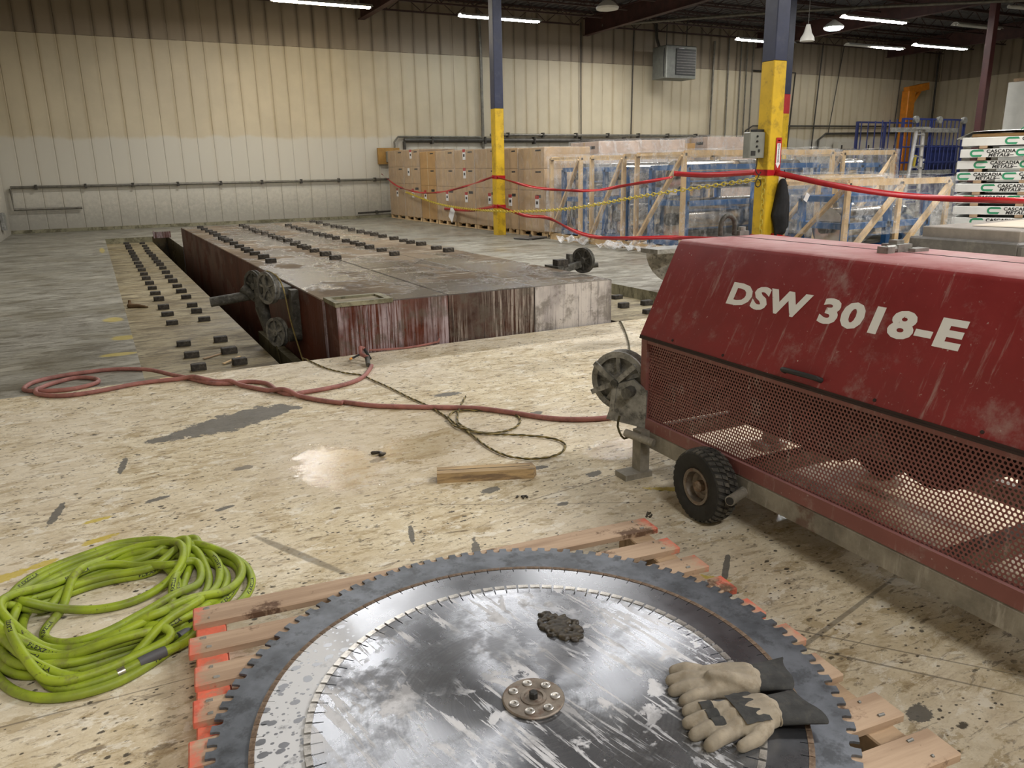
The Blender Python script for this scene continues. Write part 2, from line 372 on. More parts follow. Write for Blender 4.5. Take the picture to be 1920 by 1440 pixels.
M['tape_red'] = simple('red_caution_tape', (.40,.008,.014), .35, 0, .12, 6)
M['chain'] = simple('yellow_plastic_chain', (.56,.44,.05), .5, 0, .1, 4)
M['rope'] = simple('yellow_black_rope', (.07,.058,.02), .8, 0, .3, 30)
M['wire'] = simple('diamond_wire', (.26,.20,.07), .6, .2, .3, 40)
M['green_l'] = simple('green_print', (.03,.27,.13), .5)
M['wrap_white'] = simple('white_bundle_wrap', (.70,.71,.69), .4, 0, .06, 4)
M['teal_box'] = simple('grey_control_box', (.22,.225,.20), .45, 0, .1, 6)
M['sign_red'] = simple('sign_red', (.42,.02,.02), .45)
M['hose_red'] = simple('dusty_red_hose', (.33,.135,.115), .6, 0, .2, 9, (.17,.075,.06), .6)
def hose_green():
    t = NT('green_rubber_hose'); v = t.pos()
    a = t.noise(v, 7, 5, .6); b = t.noise(v, 60, 6, .75); d = t.noise(v, 16, 7, .7)
    c = t.mix(t.rng(a, .35, .65), (.20,.26,.025), (.32,.415,.022))
    c = t.mix(t.ma('MULTIPLY', t.rng(d, .52, .68), .75), c, (.17,.165,.05))
    c = t.mix(t.ma('MULTIPLY', t.rng(b, .60, .68), t.rng(a, .4, .6)), c, (.045,.035,.015))
    t.bump(b, .15, .002); return t.fin(c, .5)
M['hose_green'] = hose_green()
M['hose_cuff'] = simple('grey_hose_cuff', (.10,.10,.11), .6)
M['brass'] = simple('plated_coupling', (.55,.52,.42), .3, .9, .15, 30)
def machine_red(name, base, grey):
    t = NT(name); v = t.obj()
    a = t.noise(v, 2.2, 6, .65); s_ = t.noise(t.map(v, (1,10,1.3)), 2.6, 7, .7); f = t.noise(v, 55, 5, .7)
    c = t.mix(t.rng(a, .35, .7), base, tuple(q*1.25 for q in base))
    c = t.mix(t.ma('MULTIPLY', t.rng(t.noise(v, 4.2, 9, .75), .53, .72), grey), c, (.36,.255,.24))
    c = t.mix(t.ma('MULTIPLY', t.rng(s_, .57, .72), grey), c, (.40,.29,.27))
    c = t.mix(t.ma('MULTIPLY', t.rng(f, .64, .72), grey*.9), c, (.55,.47,.44))
    dots = t.vor(v, 26); g = t.rng(a, .5, .62)
    c = t.mix(t.ma('MULTIPLY', t.ma('MULTIPLY', t.rng(dots, .06, .10, 1., 0.), g), .8), c, (.6,.52,.48))
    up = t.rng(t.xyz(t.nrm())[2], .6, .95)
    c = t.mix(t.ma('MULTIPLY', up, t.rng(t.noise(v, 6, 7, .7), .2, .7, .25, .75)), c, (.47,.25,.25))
    return t.fin(c, t.rng(a, .3, .7, .34, .55))
M['mred'] = machine_red('machine_red_paint', (.20,.016,.018), .55)
M['mred_d'] = machine_red('machine_red_dusty', (.21,.08,.072), 1.)
M['mdark'] = simple('machine_inside', (.035,.02,.018), .7, .2, .3, 5)
def frame_mat():
    t = NT('dusty_chassis'); v = t.obj()
    a = t.noise(v, 7, 7, .7); d = t.noise(t.map(v, (9,9,1.2)), 3, 6, .7)
    c = t.mix(t.rng(a, .3, .7), (.20,.185,.155), (.36,.335,.285))
    c = t.mix(t.ma('MULTIPLY', t.rng(d, .55, .7), .7), c, (.48,.45,.40))
    c = t.mix(t.ma('MULTIPLY', t.rng(t.noise(v, 3, 6, .7), .58, .68), .7), c, (.13,.055,.04))
    t.bump(a, .3, .004); return t.fin(c, .75, .2)
M['frame'] = frame_mat()
def letter():
    t = NT('chipped_white_lettering'); v = t.obj()
    n = t.noise(v, 16, 6, .7); c = t.mix(t.rng(n, .655, .67), (.78,.78,.76), (.20,.016,.018)); return t.fin(c, .5)
M['letter'] = letter()
def block_mat(name, side, drip, top1, top2, amt):
    """painted steel: runs down the sides, damp mottled top"""
    t = NT(name); v = t.pos(); nz = t.xyz(t.nrm())
    run = t.noise(t.map(v, (48,48,1.3)), 1., 8, .72); pat = t.noise(t.map(v, (1.6,1.6,.5)), 1.2, 5, .65); a = t.noise(v, 2.6, 6, .65); f = t.noise(v, 30, 5, .7)
    s_ = t.mix(t.rng(a, .35, .7), side, tuple(q*.55 for q in side))
    fr = t.rng(nz[1], -.8, -.5, 1., .12)
    s_ = t.mix(t.ma('MULTIPLY', t.ma('MULTIPLY', t.rng(run, .5-amt*.3, .66-amt*.3), t.rng(pat, .42, .58, .05, 1.)), fr), s_, drip)
    s_ = t.mix(t.ma('MULTIPLY', t.ma('MULTIPLY', t.rng(t.noise(v, 5, 8, .72), .48, .62), fr), .6), s_, (.10,.085,.065))
    s_ = t.mix(t.ma('MULTIPLY', t.rng(f, .62, .7), .8), s_, tuple(q*.35 for q in side))
    dk = t.noise(t.map(v, (30,30,1.6), (3,1,2)), 1., 5, .6)
    s_ = t.mix(t.ma('MULTIPLY', t.ma('MULTIPLY', t.rng(dk, .58, .68), fr), .8), s_, tuple(q*.3 for q in side))
    b = t.noise(t.map(v, (1,.5,1)), 1.5, 7, .65); st = t.noise(t.map(v, (1,9,1)), 1.2, 7, .7)
    dry = t.rng(t.noise(t.map(v, (1,.6,1), (4,4,0)), 1.15, 8, .68, .3), .46, .56)
    tp = t.mix(t.rng(b, .42, .58), t.mix(dry, top1, (.13,.095,.062)), t.mix(dry, top2, (.20,.155,.105)))
    tp = t.mix(t.ma('MULTIPLY', t.rng(st, .585, .64), .8), tp, (.46,.42,.35))
    tp = t.mix(t.ma('MULTIPLY', t.rng(f, .58, .72), .5), tp, tuple(q*.4 for q in top1))
    up = t.rng(nz[2], .5, .8)
    c = t.mix(up, s_, tp)
    r = t.mix(up, (.55,)*3, t.rng(dry, 0., 1., .24, .85))
    t.bump(t.ma('ADD', f, b), .3, .01); return t.fin(c, r, Specular_IOR_Level=t.rng(dry, 0., 1., .5, .12))
M['blk1'] = block_mat('red_primer_steel', (.115,.032,.018), (.38,.31,.33), (.045,.034,.025), (.10,.09,.08), .25)
M['blk2'] = block_mat('brown_stained_concrete', (.075,.035,.024), (.36,.31,.27), (.05,.038,.027), (.11,.10,.088), .15)
M['blk3'] = block_mat('pale_streaked_concrete', (.40,.36,.355), (.55,.51,.48), (.06,.047,.033), (.15,.13,.095), .6)
M['stud'] = simple('dark_steel_stud', (.035,.03,.025), .7, .2, .3, 20, (.16,.14,.11), .4, .3)
M['stud_top'] = simple('grouted_stud', (.05,.042,.034), .75, 0, .3, 18, (.30,.27,.21), .6, .3)
def blade_mat(name, c1, c2, aniso, rough, paste, dull):
    t = NT(name); v = t.obj()
    ring = t.n('ShaderNodeVectorMath'); ring.operation = 'LENGTH'; t.L(t.map(v, (1,1,0)), ring.inputs[0]); rr = ring.outputs['Value']
    cmb = t.n('ShaderNodeCombineXYZ'); t.L(t.ma('MULTIPLY', rr, 160.), cmb.inputs[0])
    lines = t.noise(cmb.outputs[0], 1., 3, .6)
    a = t.noise(v, 3.2, 7, .65); b = t.noise(v, 13, 7, .7); sp = t.noise(v, 30, 3, .5)
    c = t.mix(t.rng(a, .3, .7), c1, c2)
    c = t.mix(t.ma('MULTIPLY', t.rng(lines, .35, .7), .35), c, tuple(q*.55 for q in c1))
    met = 1.; rg = t.ma('ADD', rough, t.ma('MULTIPLY', t.rng(a, .4, .7), .04))
    mask = None
    for (k, lo, hi, rot, sc) in paste:
        n = t.noise(t.map(v, sc, (k,k*2,0), (0,0,rot)), 1., 7, .68, .6)
        q = t.rng(n, lo, hi); mask = q if mask is None else t.ma('MAXIMUM', mask, q)
    if mask is not None:
        gate = t.rng(t.noise(t.map(v, (1,1,1), (5,3,0)), 2.6, 5, .6), .36, .50)
        mask = t.ma('MULTIPLY', mask, gate)
        c = t.mix(t.ma('MULTIPLY', mask, .8), c, (.62,.62,.64)); rg = t.mix(mask, rg, (.7,)*3); met = t.ma('SUBTRACT', .86, t.ma('MULTIPLY', mask, .8))
    if dull:
        q = t.rng(t.noise(t.map(v, (1,1,1), (1,8,0)), 5, 7, .7), .46, .62)
        c = t.mix(t.ma('MULTIPLY', q, dull), c, (.10,.10,.105)); rg = t.mix(t.ma('MULTIPLY', q, dull), rg, (.6,)*3)
    t.fin(c, rg, met, Anisotropic=aniso)
    if aniso:
        tg = t.n('ShaderNodeTangent'); tg.direction_type = 'RADIAL'; tg.axis = 'Z'; t.L(tg.outputs[0], t.b.inputs['Tangent'])
    return t.m
M['blade_top'] = blade_mat('brushed_blade_steel', (.42,.44,.49), (.57,.60,.66), .92, .235, [(1,.585,.62,.4,(26,2.6,1)),(3,.585,.62,1.35,(30,2.4,1)),(6,.56,.61,-.6,(9,7,1)),(9,.575,.61,2.2,(20,3,1))], .5)
def blade_mid():
    t = NT('spattered_blade_steel'); v = t.obj(); x = t.xyz(v)
    a = t.noise(v, 3, 6, .65)
    c = t.mix(t.rng(a, .3, .7), (.20,.21,.23), (.30,.31,.34))
    white = t.ma('MULTIPLY', t.rng(x[0], -.36, -.22, 1., 0.), t.rng(t.noise(v, 9, 6, .7), .30, .42))
    d = t.vor(t.map(v, (1,1.3,1)), 20); d2 = t.vor(t.map(v, (1,1.2,1), (4,4,0)), 50)
    n_ = t.ma('MULTIPLY', t.ma('SUBTRACT', t.noise(v, 60, 3), .5), .25)
    dots = t.ma('MAXIMUM', t.rng(t.ma('ADD', d, n_), .27, .31, 1., 0.), t.rng(t.ma('ADD', d2, n_), .22, .27, 1., 0.))
    w2 = t.ma('MULTIPLY', white, t.ma('SUBTRACT', 1., t.ma('MULTIPLY', dots, .92)))
    c = t.mix(w2, c, (.60,.61,.63))
    sc = t.rng(t.noise(t.map(v, (60,6,1), (0,0,0), (0,0,.8)), 1., 5, .6), .66, .72)
    c = t.mix(t.ma('MULTIPLY', sc, .5), c, (.6,.6,.62))
    return t.fin(c, t.mix(w2, t.rng(a, .3, .7, .24, .36), (.6,)*3), t.ma('SUBTRACT', .9, t.ma('MULTIPLY', w2, .85)))
M['blade_mid'] = blade_mid()
M['blade_low'] = simple('dull_blue_grey_steel', (.15,.165,.19), .5, .6, .3, 9, (.065,.07,.078), .75)
M['seg_bright'] = simple('bright_segment', (.55,.53,.50), .35, .8, .3, 30, (.10,.09,.08), .5)
M['seg_rust'] = simple('rusty_segment', (.20,.135,.09), .7, .3, .4, 20, (.40,.34,.28), .5)
M['hub'] = simple('rusty_hub_plate', (.24,.205,.17), .5, .6, .3, 16, (.13,.06,.035), .6)
M['suede'] = simple('tan_suede', (.30,.26,.20), .95, 0, .22, 14, (.20,.155,.10), .5, .35)
M['suede_d'] = simple('black_canvas_cuff', (.035,.036,.036), .9, 0, .3, 22, (.075,.07,.06), .4, .3)
M['mud'] = simple('wet_mud', (.025,.019,.012), .5, 0, .4, 40, (.13,.10,.05), .4)
def pallet_mat():
    """board with orange marker paint sprayed along the two ends and back edge"""
    t = NT('pallet_board_sprayed'); v = t.obj(); p = t.map(t.pos(), (1,1,1), (0,0,0), (0,0,0))
    n = t.noise(t.map(v, (.6,9,5)), 3, 6, .65); d = t.noise(t.pos(), 6, 7, .7); f = t.noise(t.pos(), 22, 6, .7)
    c = t.mix(t.rng(n, .3, .7), (.33,.225,.15), (.50,.365,.255))
    c = t.mix(t.ma('MULTIPLY', t.rng(d, .555, .64), .9), c, (.085,.04,.02))
    c = t.mix(t.ma('MULTIPLY', t.rng(f, .64, .70), .6), c, (.12,.075,.045))
    ax = t.ma('ABSOLUTE', t.xyz(v)[0])
    sp = t.rng(t.ma('ADD', ax, t.ma('MULTIPLY', t.ma('SUBTRACT', f, .5), .16)), .815, .875)
    near = t.rng(t.xyz(t.pos())[1], 1.3, 1.55)
    sp = t.ma('MULTIPLY', t.ma('MULTIPLY', sp, near), t.rng(d, .30, .45, .35, 1.))
    c = t.mix(t.ma('MULTIPLY', sp, .85), c, (.72,.125,.075))
    t.bump(n, .25, .004); return t.fin(c, .75)
M['pboard'] = pallet_mat()
M['orange_wood'] = simple('orange_sprayed_wood', (.66,.15,.09), .7, 0, .2, 12, (.36,.25,.17), .65, .2)
def film(name, a0, a1, c=(.86,.88,.90)):
    t = NT(name); v = t.pos()
    w1 = t.noise(t.map(v, (1.6,1.6,.55)), 2.2, 7, .65, 1.6); w2 = t.noise(v, 8, 6, .65, 1.2)
    h = t.ma('ADD', w1, t.ma('MULTIPLY', w2, .35)); t.bump(h, .9, .09)
    al = t.rng(t.ma('ADD', t.ma('MULTIPLY', w1, .7), t.ma('MULTIPLY', w2, .4)), .48, .70, a0, a1)  # white streaks in the opacity stand in for sheen on the folds
    return t.fin(c, .12, 0., Alpha=al, Specular_IOR_Level=.8)
M['film'] = film('clear_poly_film', .07, .40)
M['film_heap'] = film('crumpled_film', .25, .75)  # higher opacity paints the shine of the heaps
M['film_tight'] = film('stretch_film', .04, .20)
# ---------------------------------------------------------------- the hall
XL, XR, YB, YF, ZC = -2.26, 39.7, 27.6, -9.0, 7.35
PX0, PX1, PY0, PY1 = .17, 1.67, 6.43, 23.3          # left recess
QX0, QX1, QY1 = 4.52, 6.15, 19.2                    # right recess
b = MB(); xs = [XL, PX0, PX1, QX0, QX1, XR]; ys = [YF, PY0, QY1, PY1, YB]
for i in range(5):
    for j in range(4):
        x0, x1, y0, y1 = xs[i], xs[i+1], ys[j], ys[j+1]
        if j in (1, 2) and i == 1: continue
        if j == 1 and i in (2, 3): continue
        b.cur = 0 if j == 0 else 1
        b.add([(x0,y0,0),(x1,y0,0),(x1,y1,0),(x0,y1,0)], [(0,1,2,3)])
fl = struct(b.build('floor', [M['cream'], M['grey_floor']]))
def quad(b, *p): b.add(p, [(0,1,2,3)])
TX0, TX1, TZ, SZ = 1.30, 1.67, -.78, -.14
b = MB()
quad(b, (PX0,PY0,SZ),(TX0,PY0,SZ),(TX0,PY1,SZ),(PX0,PY1,SZ)); b.cur = 1
quad(b, (PX0,PY1,SZ),(TX0,PY1,SZ),(TX0,PY1,0),(PX0,PY1,0)); quad(b, (PX0,PY0,SZ),(PX0,PY1,SZ),(PX0,PY1,0),(PX0,PY0,0))
quad(b, (PX0,PY0,0),(PX1,PY0,0),(PX1,PY0,SZ),(PX0,PY0,SZ)); b.cur = 2
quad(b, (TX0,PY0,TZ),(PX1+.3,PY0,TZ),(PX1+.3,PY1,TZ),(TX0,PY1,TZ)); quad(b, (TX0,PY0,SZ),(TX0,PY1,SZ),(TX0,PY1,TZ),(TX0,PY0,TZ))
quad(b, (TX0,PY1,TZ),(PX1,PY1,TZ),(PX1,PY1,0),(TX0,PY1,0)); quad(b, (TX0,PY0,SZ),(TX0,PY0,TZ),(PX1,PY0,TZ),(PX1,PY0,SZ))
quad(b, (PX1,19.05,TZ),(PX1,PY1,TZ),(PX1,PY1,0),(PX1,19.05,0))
struct(b.build('recess_floor', [M['recess'], M['ledge'], M['trench']]))
b = MB(); UX = 5.02
quad(b, (UX,PY0,SZ),(QX1,PY0,SZ),(QX1,QY1,SZ),(UX,QY1,SZ)); b.cur = 1
quad(b, (QX1,PY0,SZ),(QX1,QY1,SZ),(QX1,QY1,0),(QX1,PY0,0)); quad(b, (QX0,QY1,SZ),(QX1,QY1,SZ),(QX1,QY1,0),(QX0,QY1,0))
quad(b, (QX0,PY0,0),(QX1,PY0,0),(QX1,PY0,SZ),(QX0,PY0,SZ)); b.cur = 2
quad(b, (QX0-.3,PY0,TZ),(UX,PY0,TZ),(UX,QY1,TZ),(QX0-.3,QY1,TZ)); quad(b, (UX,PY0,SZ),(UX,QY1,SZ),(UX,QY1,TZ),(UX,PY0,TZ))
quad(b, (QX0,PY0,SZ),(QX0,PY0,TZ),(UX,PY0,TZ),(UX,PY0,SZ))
struct(b.build('recess_floor', [M['recess'], M['ledge'], M['trench']]))
# a long steel angle and a timber lying in the trench
b = MB(); b.box(1.56,1.65,6.9,9.6,TZ,-.30); b.cur = 0
tag(b.build('trench_plank', M['ledge']), 'dark timber ledge lying in the trench beside the big block', 'plank')
b = MB(); b.tube([(1.40,7,TZ+.03),(1.40,18,TZ+.03)], .03, 6)
tag(b.build('trench_rail', M['trench']), 'thin brown rail running along the bottom of the trench', 'rail')

# walls: a backing with liner panels standing proud of it, joint by joint
PW = .5
def panel_mesh(name, h, mat):
    b = MB(); w2 = PW/2-.0025; c = .018
    prof = [(-w2,0),(-w2,-.022),(-w2+c,-.03),(w2-c,-.03),(w2,-.022),(w2,0)]
    b.add([(x,y,0) for x,y in prof]+[(x,y,h) for x,y in prof], [(i,i+1,7+i,6+i) for i in range(5)]+[tuple(range(6,12)), (5,4,3,2,1,0)])
    return b.mesh(name, mat)
ZS = 5.6
pm_low = panel_mesh('panel', ZS-.006, M['wall_low']); pm_up = panel_mesh('panel', ZC-ZS, M['wall_up'])
def wall(name, p0, p1, inward, n0, n1, low=pm_low, up=pm_up):
    """p0->p1 along the wall, inward = unit normal into the hall; panels n0..n1 metres along"""
    p0 = Vector(p0); p1 = Vector(p1); d = (p1-p0).normalized(); n = Vector(inward); L = (p1-p0).length
    b = MB(); q = -n*.2
    vs = [p0, p1, p1+q, p0+q]; b.add([(*v.xy,0) for v in vs]+[(*v.xy,ZC+.1) for v in vs], [(0,1,5,4),(1,2,6,5),(2,3,7,6),(3,0,4,7),(4,5,6,7)])
    w_ = struct(b.build(name, M['wall_low']))
    k = n0+PW/2
    while k < n1:
        c = p0+d*k; rz = math.atan2(d.y, d.x)
        if Vector((sin(rz), -cos(rz), 0)).dot(n) < 0: rz += pi
        o = link('panel', low, w_, (c.x,c.y,0), (0,0,rz)); o = link('panel', up, w_, (c.x,c.y,ZS), (0,0,rz)); k += PW
    return w_
wall('wall_back', (XL,YB,0), (XR,YB,0), (0,-1,0), 0, XR-XL)
wall('wall_left', (XL,YF,0), (XL,YB,0), (1,0,0), 29, YB-YF)
wall('wall_right', (XR,YF,0), (XR,YB,0), (-1,0,0), 23, YB-YF)
wall('wall_front', (XL,YF,0), (XR,YF,0), (0,1,0), 0, 0)
b = MB(); b.box(XL, XR, YB-.035, YB-.002, ZS-.012, ZS+.004)
struct(b.build('trim_1', M['wall_up']))
b = MB(); b.box(XL, XR, YB-.07, YB-.03, 0, .10)
struct(b.build('baseboard_back', M['ledge']))

# roof: deck, girders on the column lines, open-web joists
b = MB(); rows = [[], []]
x = XL; k = 0
while x < XR:
    for dx, z in ((0,0),(.09,0),(.12,.05),(.27,.05)):
        rows[0].append((x+dx,YF,ZC+z)); rows[1].append((x+dx,YB,ZC+z))
    x += .3
b.grid(rows); ceil = struct(b.build('ceiling', M['deck']))
for gx in (8.9, 17.9, 26.9, 35.5):
    b = MB(); y0, y1 = 5, YB
    b.box(gx-.11,gx+.11,y0,y1,6.55,6.58); b.box(gx-.11,gx+.11,y0,y1,7.15,7.18); b.box(gx-.012,gx+.012,y0,y1,6.58,7.15)
    b.build('roof_girder', M['girder'], ceil)
def joist_parts(L):
    t_ = MB(); t_.box(0,L,-.04,.04,7.28,7.34); bo = MB(); bo.box(.6,L-.6,-.035,.035,6.82,6.87)
    w_ = MB(); n = 2*max(3, round(L/1.3)); s = (L-.4)/n
    for i in range(n):
        a = (.2+i*s, 0, 6.85 if i%2 else 7.3); c = (.2+(i+1)*s, 0, 7.3 if i%2 else 6.85)
        w_.cyl(a, c, .014, 5)
    return t_.mesh('top_chord', M['joist']), bo.mesh('bottom_chord', M['joist']), w_.mesh('web', M['joist'])
jm = {}
for x0, x1 in ((8.9,17.9),(17.9,26.9),(26.9,35.5),(35.5,39.7),(0.,8.9)):
    L = round(x1-x0, 2)
    if L not in jm: jm[L] = joist_parts(L)
    for k in range(10 if x0 > 5 else 3):
        y = 27.1-k*1.55
        j = bpy.data.objects.new('roof_joist', None); col.objects.link(j); j.parent = ceil; j.location = (x0,y,0)
        for nm, me in zip(('top_chord','bottom_chord','web'), jm[L]): link(nm, me, j)
# pale steam pipe under the roof
b = MB(); b.tube(smooth_path([(17.9,26.4,6.75),(22,21,6.6),(27.3,16,6.45)], .8), .05, 8); b.build('roof_pipe', M['pipe'], ceil)
b = MB(); b.tube([(27.9,17.2,6.5),(33,16.6,6.5)], .06, 8); b.build('roof_pipe', M['white_paint'], ceil)
# two pale skylight panels
for x, y in ((18.5,17.6),(21.5,12.6)):
    b = MB(); b.box(x-.9,x+.9,y-.6,y+.6,7.2,7.26); b.build('roof_light_panel', M['white_paint'], ceil)

# fluorescent strips: reflector above, two tubes below
def strip_light(x, y, L, label, lit=True, part=0, tm='tube'):
    t = thing('strip_light', label, 'light', (x,y,LAMP_Z), 0, 'strip lights hanging under the roof')
    b = MB(); h = L/2
    prof = [(-.16,-.0),(-.15,.01),(-.06,.07),(.06,.07),(.15,.01),(.16,0),(.16,.012),(.07,.085),(-.07,.085),(-.16,.012)]
    b.prism([(p[0],p[1]) for p in prof], -h, h, Matrix(((0,0,1,0),(1,0,0,0),(0,1,0,.0),(0,0,0,1))))
    b.build('reflector', M['white_paint'], t)
    for s in (-.06, .06):
        m = MB(); m.cyl((-h+.05 if not part else .0, s, .0), (h-.05, s, .0), .024, 8)
        m.build('tube', M[tm] if lit else M['white_paint'], t)
    for s in (-1, 1):
        m = MB(); m.cyl((s*h*.8,0,.08), (s*h*.8,0,1.14), .006, 4); m.build('hanger', M['pipe_d'], t)
strip_light(6.59,23.78,2.86,'lit strip light nearest the top left corner of the picture', tm='tube_warm')
strip_light(12.32,23.9,2.86,'lit strip light crossing behind the middle blue and yellow column', tm='tube_cool')
strip_light(24.07,24.2,2.95,'lit strip light partly hidden by the navy and yellow column with the control box')
strip_light(24.2,19.4,3.1,'largest lit strip light, high right of the navy columns')
strip_light(29.6,23.6,3.4,'half lit strip light with one dark end, low on the right', part=1)
strip_light(32.4,22.6,3.4,'lit strip light above the orange jib post, low on the far right')
strip_light(29.0,18.9,2.6,'unlit white strip light near the maroon column', lit=False)
t = thing('bay_lamp', 'round cool white ceiling lamp between the strip lights', 'light', (24.07,21.0,LAMP_Z-.03))
b = MB(); b.lathe([(.02,.04),(.33,.04),(.35,.07),(.25,.16),(.1,.26),(.05,.30)], 20); b.build('shade', M['white_paint'], t, 40)
b = MB(); b.lathe([(.01,-.05),(.22,-.04),(.32,.01),(.33,.038)], 20); b.build('lens', M['globe'], t, 40)
b = MB(); b.cyl((0,0,.28),(0,0,1.17),.01,6); b.build('hanger', M['pipe_d'], t)
t = thing('bay_lamp', 'dark unlit round ceiling lamp high above the cardboard boxes', 'light', (14.55,21.2,LAMP_Z-.03))
b = MB(); b.lathe([(.02,.0),(.33,.0),(.35,.06),(.25,.16),(.1,.26),(.05,.30)], 20); b.build('shade', M['white_paint'], t, 40)
b = MB(); b.cyl((0,0,.28),(0,0,1.17),.01,6); b.build('hanger', M['pipe_d'], t)
t = thing('bell_lamp', 'small white bell-shaped lamp hanging beside the navy column', 'light', (16.95,15.6,4.62))
b = MB(); b.lathe([(.18,0),(.17,.08),(.10,.2),(.06,.36),(.05,.40)], 16); b.build('shade', M['white_paint'], t, 40)
b = MB(); b.cyl((0,0,.38),(0,0,2.7),.008,6); b.build('hanger', M['pipe_d'], t)

# columns
def column(x, y, label, bands, wd=.235, rz=0):
    t = thing('column', label, 'column', (x,y,0), rz)
    h = wd/2
    for nm, z0, z1, m in bands:
        b = MB(); b.cbox(-h,h,-h,h,z0,z1,.012); b.build(nm, m, t)
    return t
column(8.86,17.48,'blue and yellow steel column standing in front of the cardboard boxes',[('yellow_section',0,2.96,M['yellow']),('navy_section',2.96,7.1,M['navy'])])
column(8.94,8.80,'large blue and yellow column carrying a control box and black bag',[('yellow_section',0,2.96,M['yellow']),('navy_section',2.96,7.1,M['navy'])], .25)
column(17.85,17.1,'far column with navy top, red band and yellow foot',[('yellow_section',0,2.96,M['yellow']),('red_section',2.96,3.48,M['red_band']),('navy_section',3.48,7.1,M['navy'])])
column(27.5,17.4,'maroon column beside the white partition on the far right',[('shaft',0,7.1,M['maroon'])])

# conduits and pipes on the back wall
PYW = 27.46
def pipe(pts, r, mat, label, clips=0, name='wall_pipe'):
    t = thing(name, label, 'pipe', pts[0])
    o = Vector(pts[0]); b = MB(); b.tube([Vector(p)-o for p in pts], r, 8); b.build('pipe_run', M[mat], t, 40)
    a = Vector(pts[0]); c = Vector(pts[1]); n = clips
    for i in range(n):
        p = a.lerp(c, (i+.5)/n)-o; m = MB(); m.box(p.x-.03,p.x+.03,p.y-r*1.4,PYW+.11-o.y,p.z-r*1.7,p.z+r*1.7); m.build('clip', M['pipe_d'], t)
pipe([(-2.05,PYW,1.33),(9.65,PYW,1.33)],.04,'pipe','long grey pipe at waist height along the left back wall',9)
pipe([(-2.05,PYW,1.30),(-2.05,PYW,.70),(-.28,PYW,.69)],.035,'pipe','short grey pipe looping low near the left corner',0)
pipe([(8.3,PYW,.19),(9.7,PYW,.22)],.03,'pipe_d','short dark pipe just above the floor left of the boxes',1)
pipe([(10.17,PYW,2.66),(27.2,PYW,2.66)],.075,'pipe_d','thick dark pipe running level above the cardboard boxes',8)
pipe([(13.6,PYW-.02,2.86),(24.3,PYW-.02,2.86),(24.35,PYW-.02,6.7)],.05,'pipe','grey pipe above the thick dark pipe turning up near the heater',7)
pipe([(9.8,PYW,2.2),(9.8,PYW,2.6),(9.95,PYW,2.78),(13.2,PYW,2.78)],.035,'pipe','thin grey conduit bending over the top of the first box stack',0)
pipe([(10.17,PYW,2.1),(10.17,PYW,2.62)],.06,'pipe_d','dark drop pipe ending behind the first boxes',0)
pipe([(13.3,PYW,2.2),(13.3,PYW,5.75),(13.25,PYW,7.1)],.06,'pipe','grey pipe rising up the wall left of the middle column',0)
pipe([(17.66,PYW,2.7),(17.62,PYW,7.0)],.022,'pipe_d','thin dark conduit rising straight behind the crates, left of two',0)
pipe([(20.1,PYW,2.75),(20.15,PYW,7.0)],.025,'pipe_d','thin dark conduit rising straight behind the crates, right of two',0)
for i, xx in enumerate((25.2,25.9,26.25,26.6)):
    pipe([(xx,PYW,2.2),(xx,PYW,6.9)],.03,'pipe',['leftmost','second','third','rightmost'][i]+' of four thin conduits rising right of the heater',0)
pipe([(26.6,PYW-.04,5.62),(29.2,PYW-.04,5.62),(29.0,PYW-.04,2.3)],.035,'pipe_d','conduit with a square bend behind the near blue and yellow column',0)
pipe([(26.3,PYW-.03,2.4),(26.4,PYW-.03,3.1),(26.8,PYW-.03,3.3),(36,PYW-.03,3.35)],.035,'pipe_d','dark conduit running right behind the far navy column',0)
pipe([(31,PYW-.03,1.6),(31.05,PYW-.03,2.7),(31.5,PYW-.03,2.98),(37,PYW-.03,3.05)],.05,'pipe_d','thick dark conduit bending up left of the blue cage',0)
pipe([(30.6,PYW,1.6),(30.9,PYW,7)],.03,'pipe_d','dark conduit rising right of the far navy column, left of two',0)
pipe([(31.7,PYW,3),(32.3,PYW,7)],.02,'pipe_d','dark conduit rising right of the far navy column, right of two',0)
pipe([(36.4,PYW,3),(36.6,PYW,7)],.02,'pipe_d','dark conduit rising left of the orange jib post',0)
pipe([(39.3,PYW,2),(39.3,PYW,7)],.05,'pipe_d','dark pipe rising in the far right corner of the wall',0)
b = MB(); b.box(9.15,9.95,27.38,27.5,1.85,2.4); tag(b.build('wall_board', simple('ochre_board',(.36,.20,.05),.7)), 'ochre plywood board on the wall at the left end of the boxes', 'board')
t = thing('junction_box', 'grey electrical box on the ochre board left of the boxes', 'box', (9.62,27.25,2.0))
b = MB(); b.cbox(-.2,.35,-.13,.13,-.08,.28,.02); b.build('body', M['teal_box'], t)
t = thing('junction_box', 'light grey box on the left side wall, cut by the picture edge', 'box', (-2.18,25.1,.25))
b = MB(); b.cbox(-.05,.06,-.25,.25,0,.45,.02); b.build('body', M['grey_metal'], t); b = MB(); b.box(.06,.07,-.2,.2,.05,.4); b.build('cover', M['teal_box'], t)
# louvred shelf / long wall convector right of the navy columns
t = thing('wall_convector', 'long grey convector with cream top on the back wall right of the columns', 'heater', (32.1,27.3,1.75))
b = MB(); b.box(0,4.6,-.12,.14,.1,.52); b.build('casing', M['grey_metal'], t); b = MB(); b.box(0,4.6,-.15,.14,.52,.85); b.build('top_cover', M['wall_low'], t)
for k in range(3): b = MB(); b.box(.2+k*1.9,.3+k*1.9,-.16,.1,.45,.7); b.build('bracket', M['pipe_d'], t)
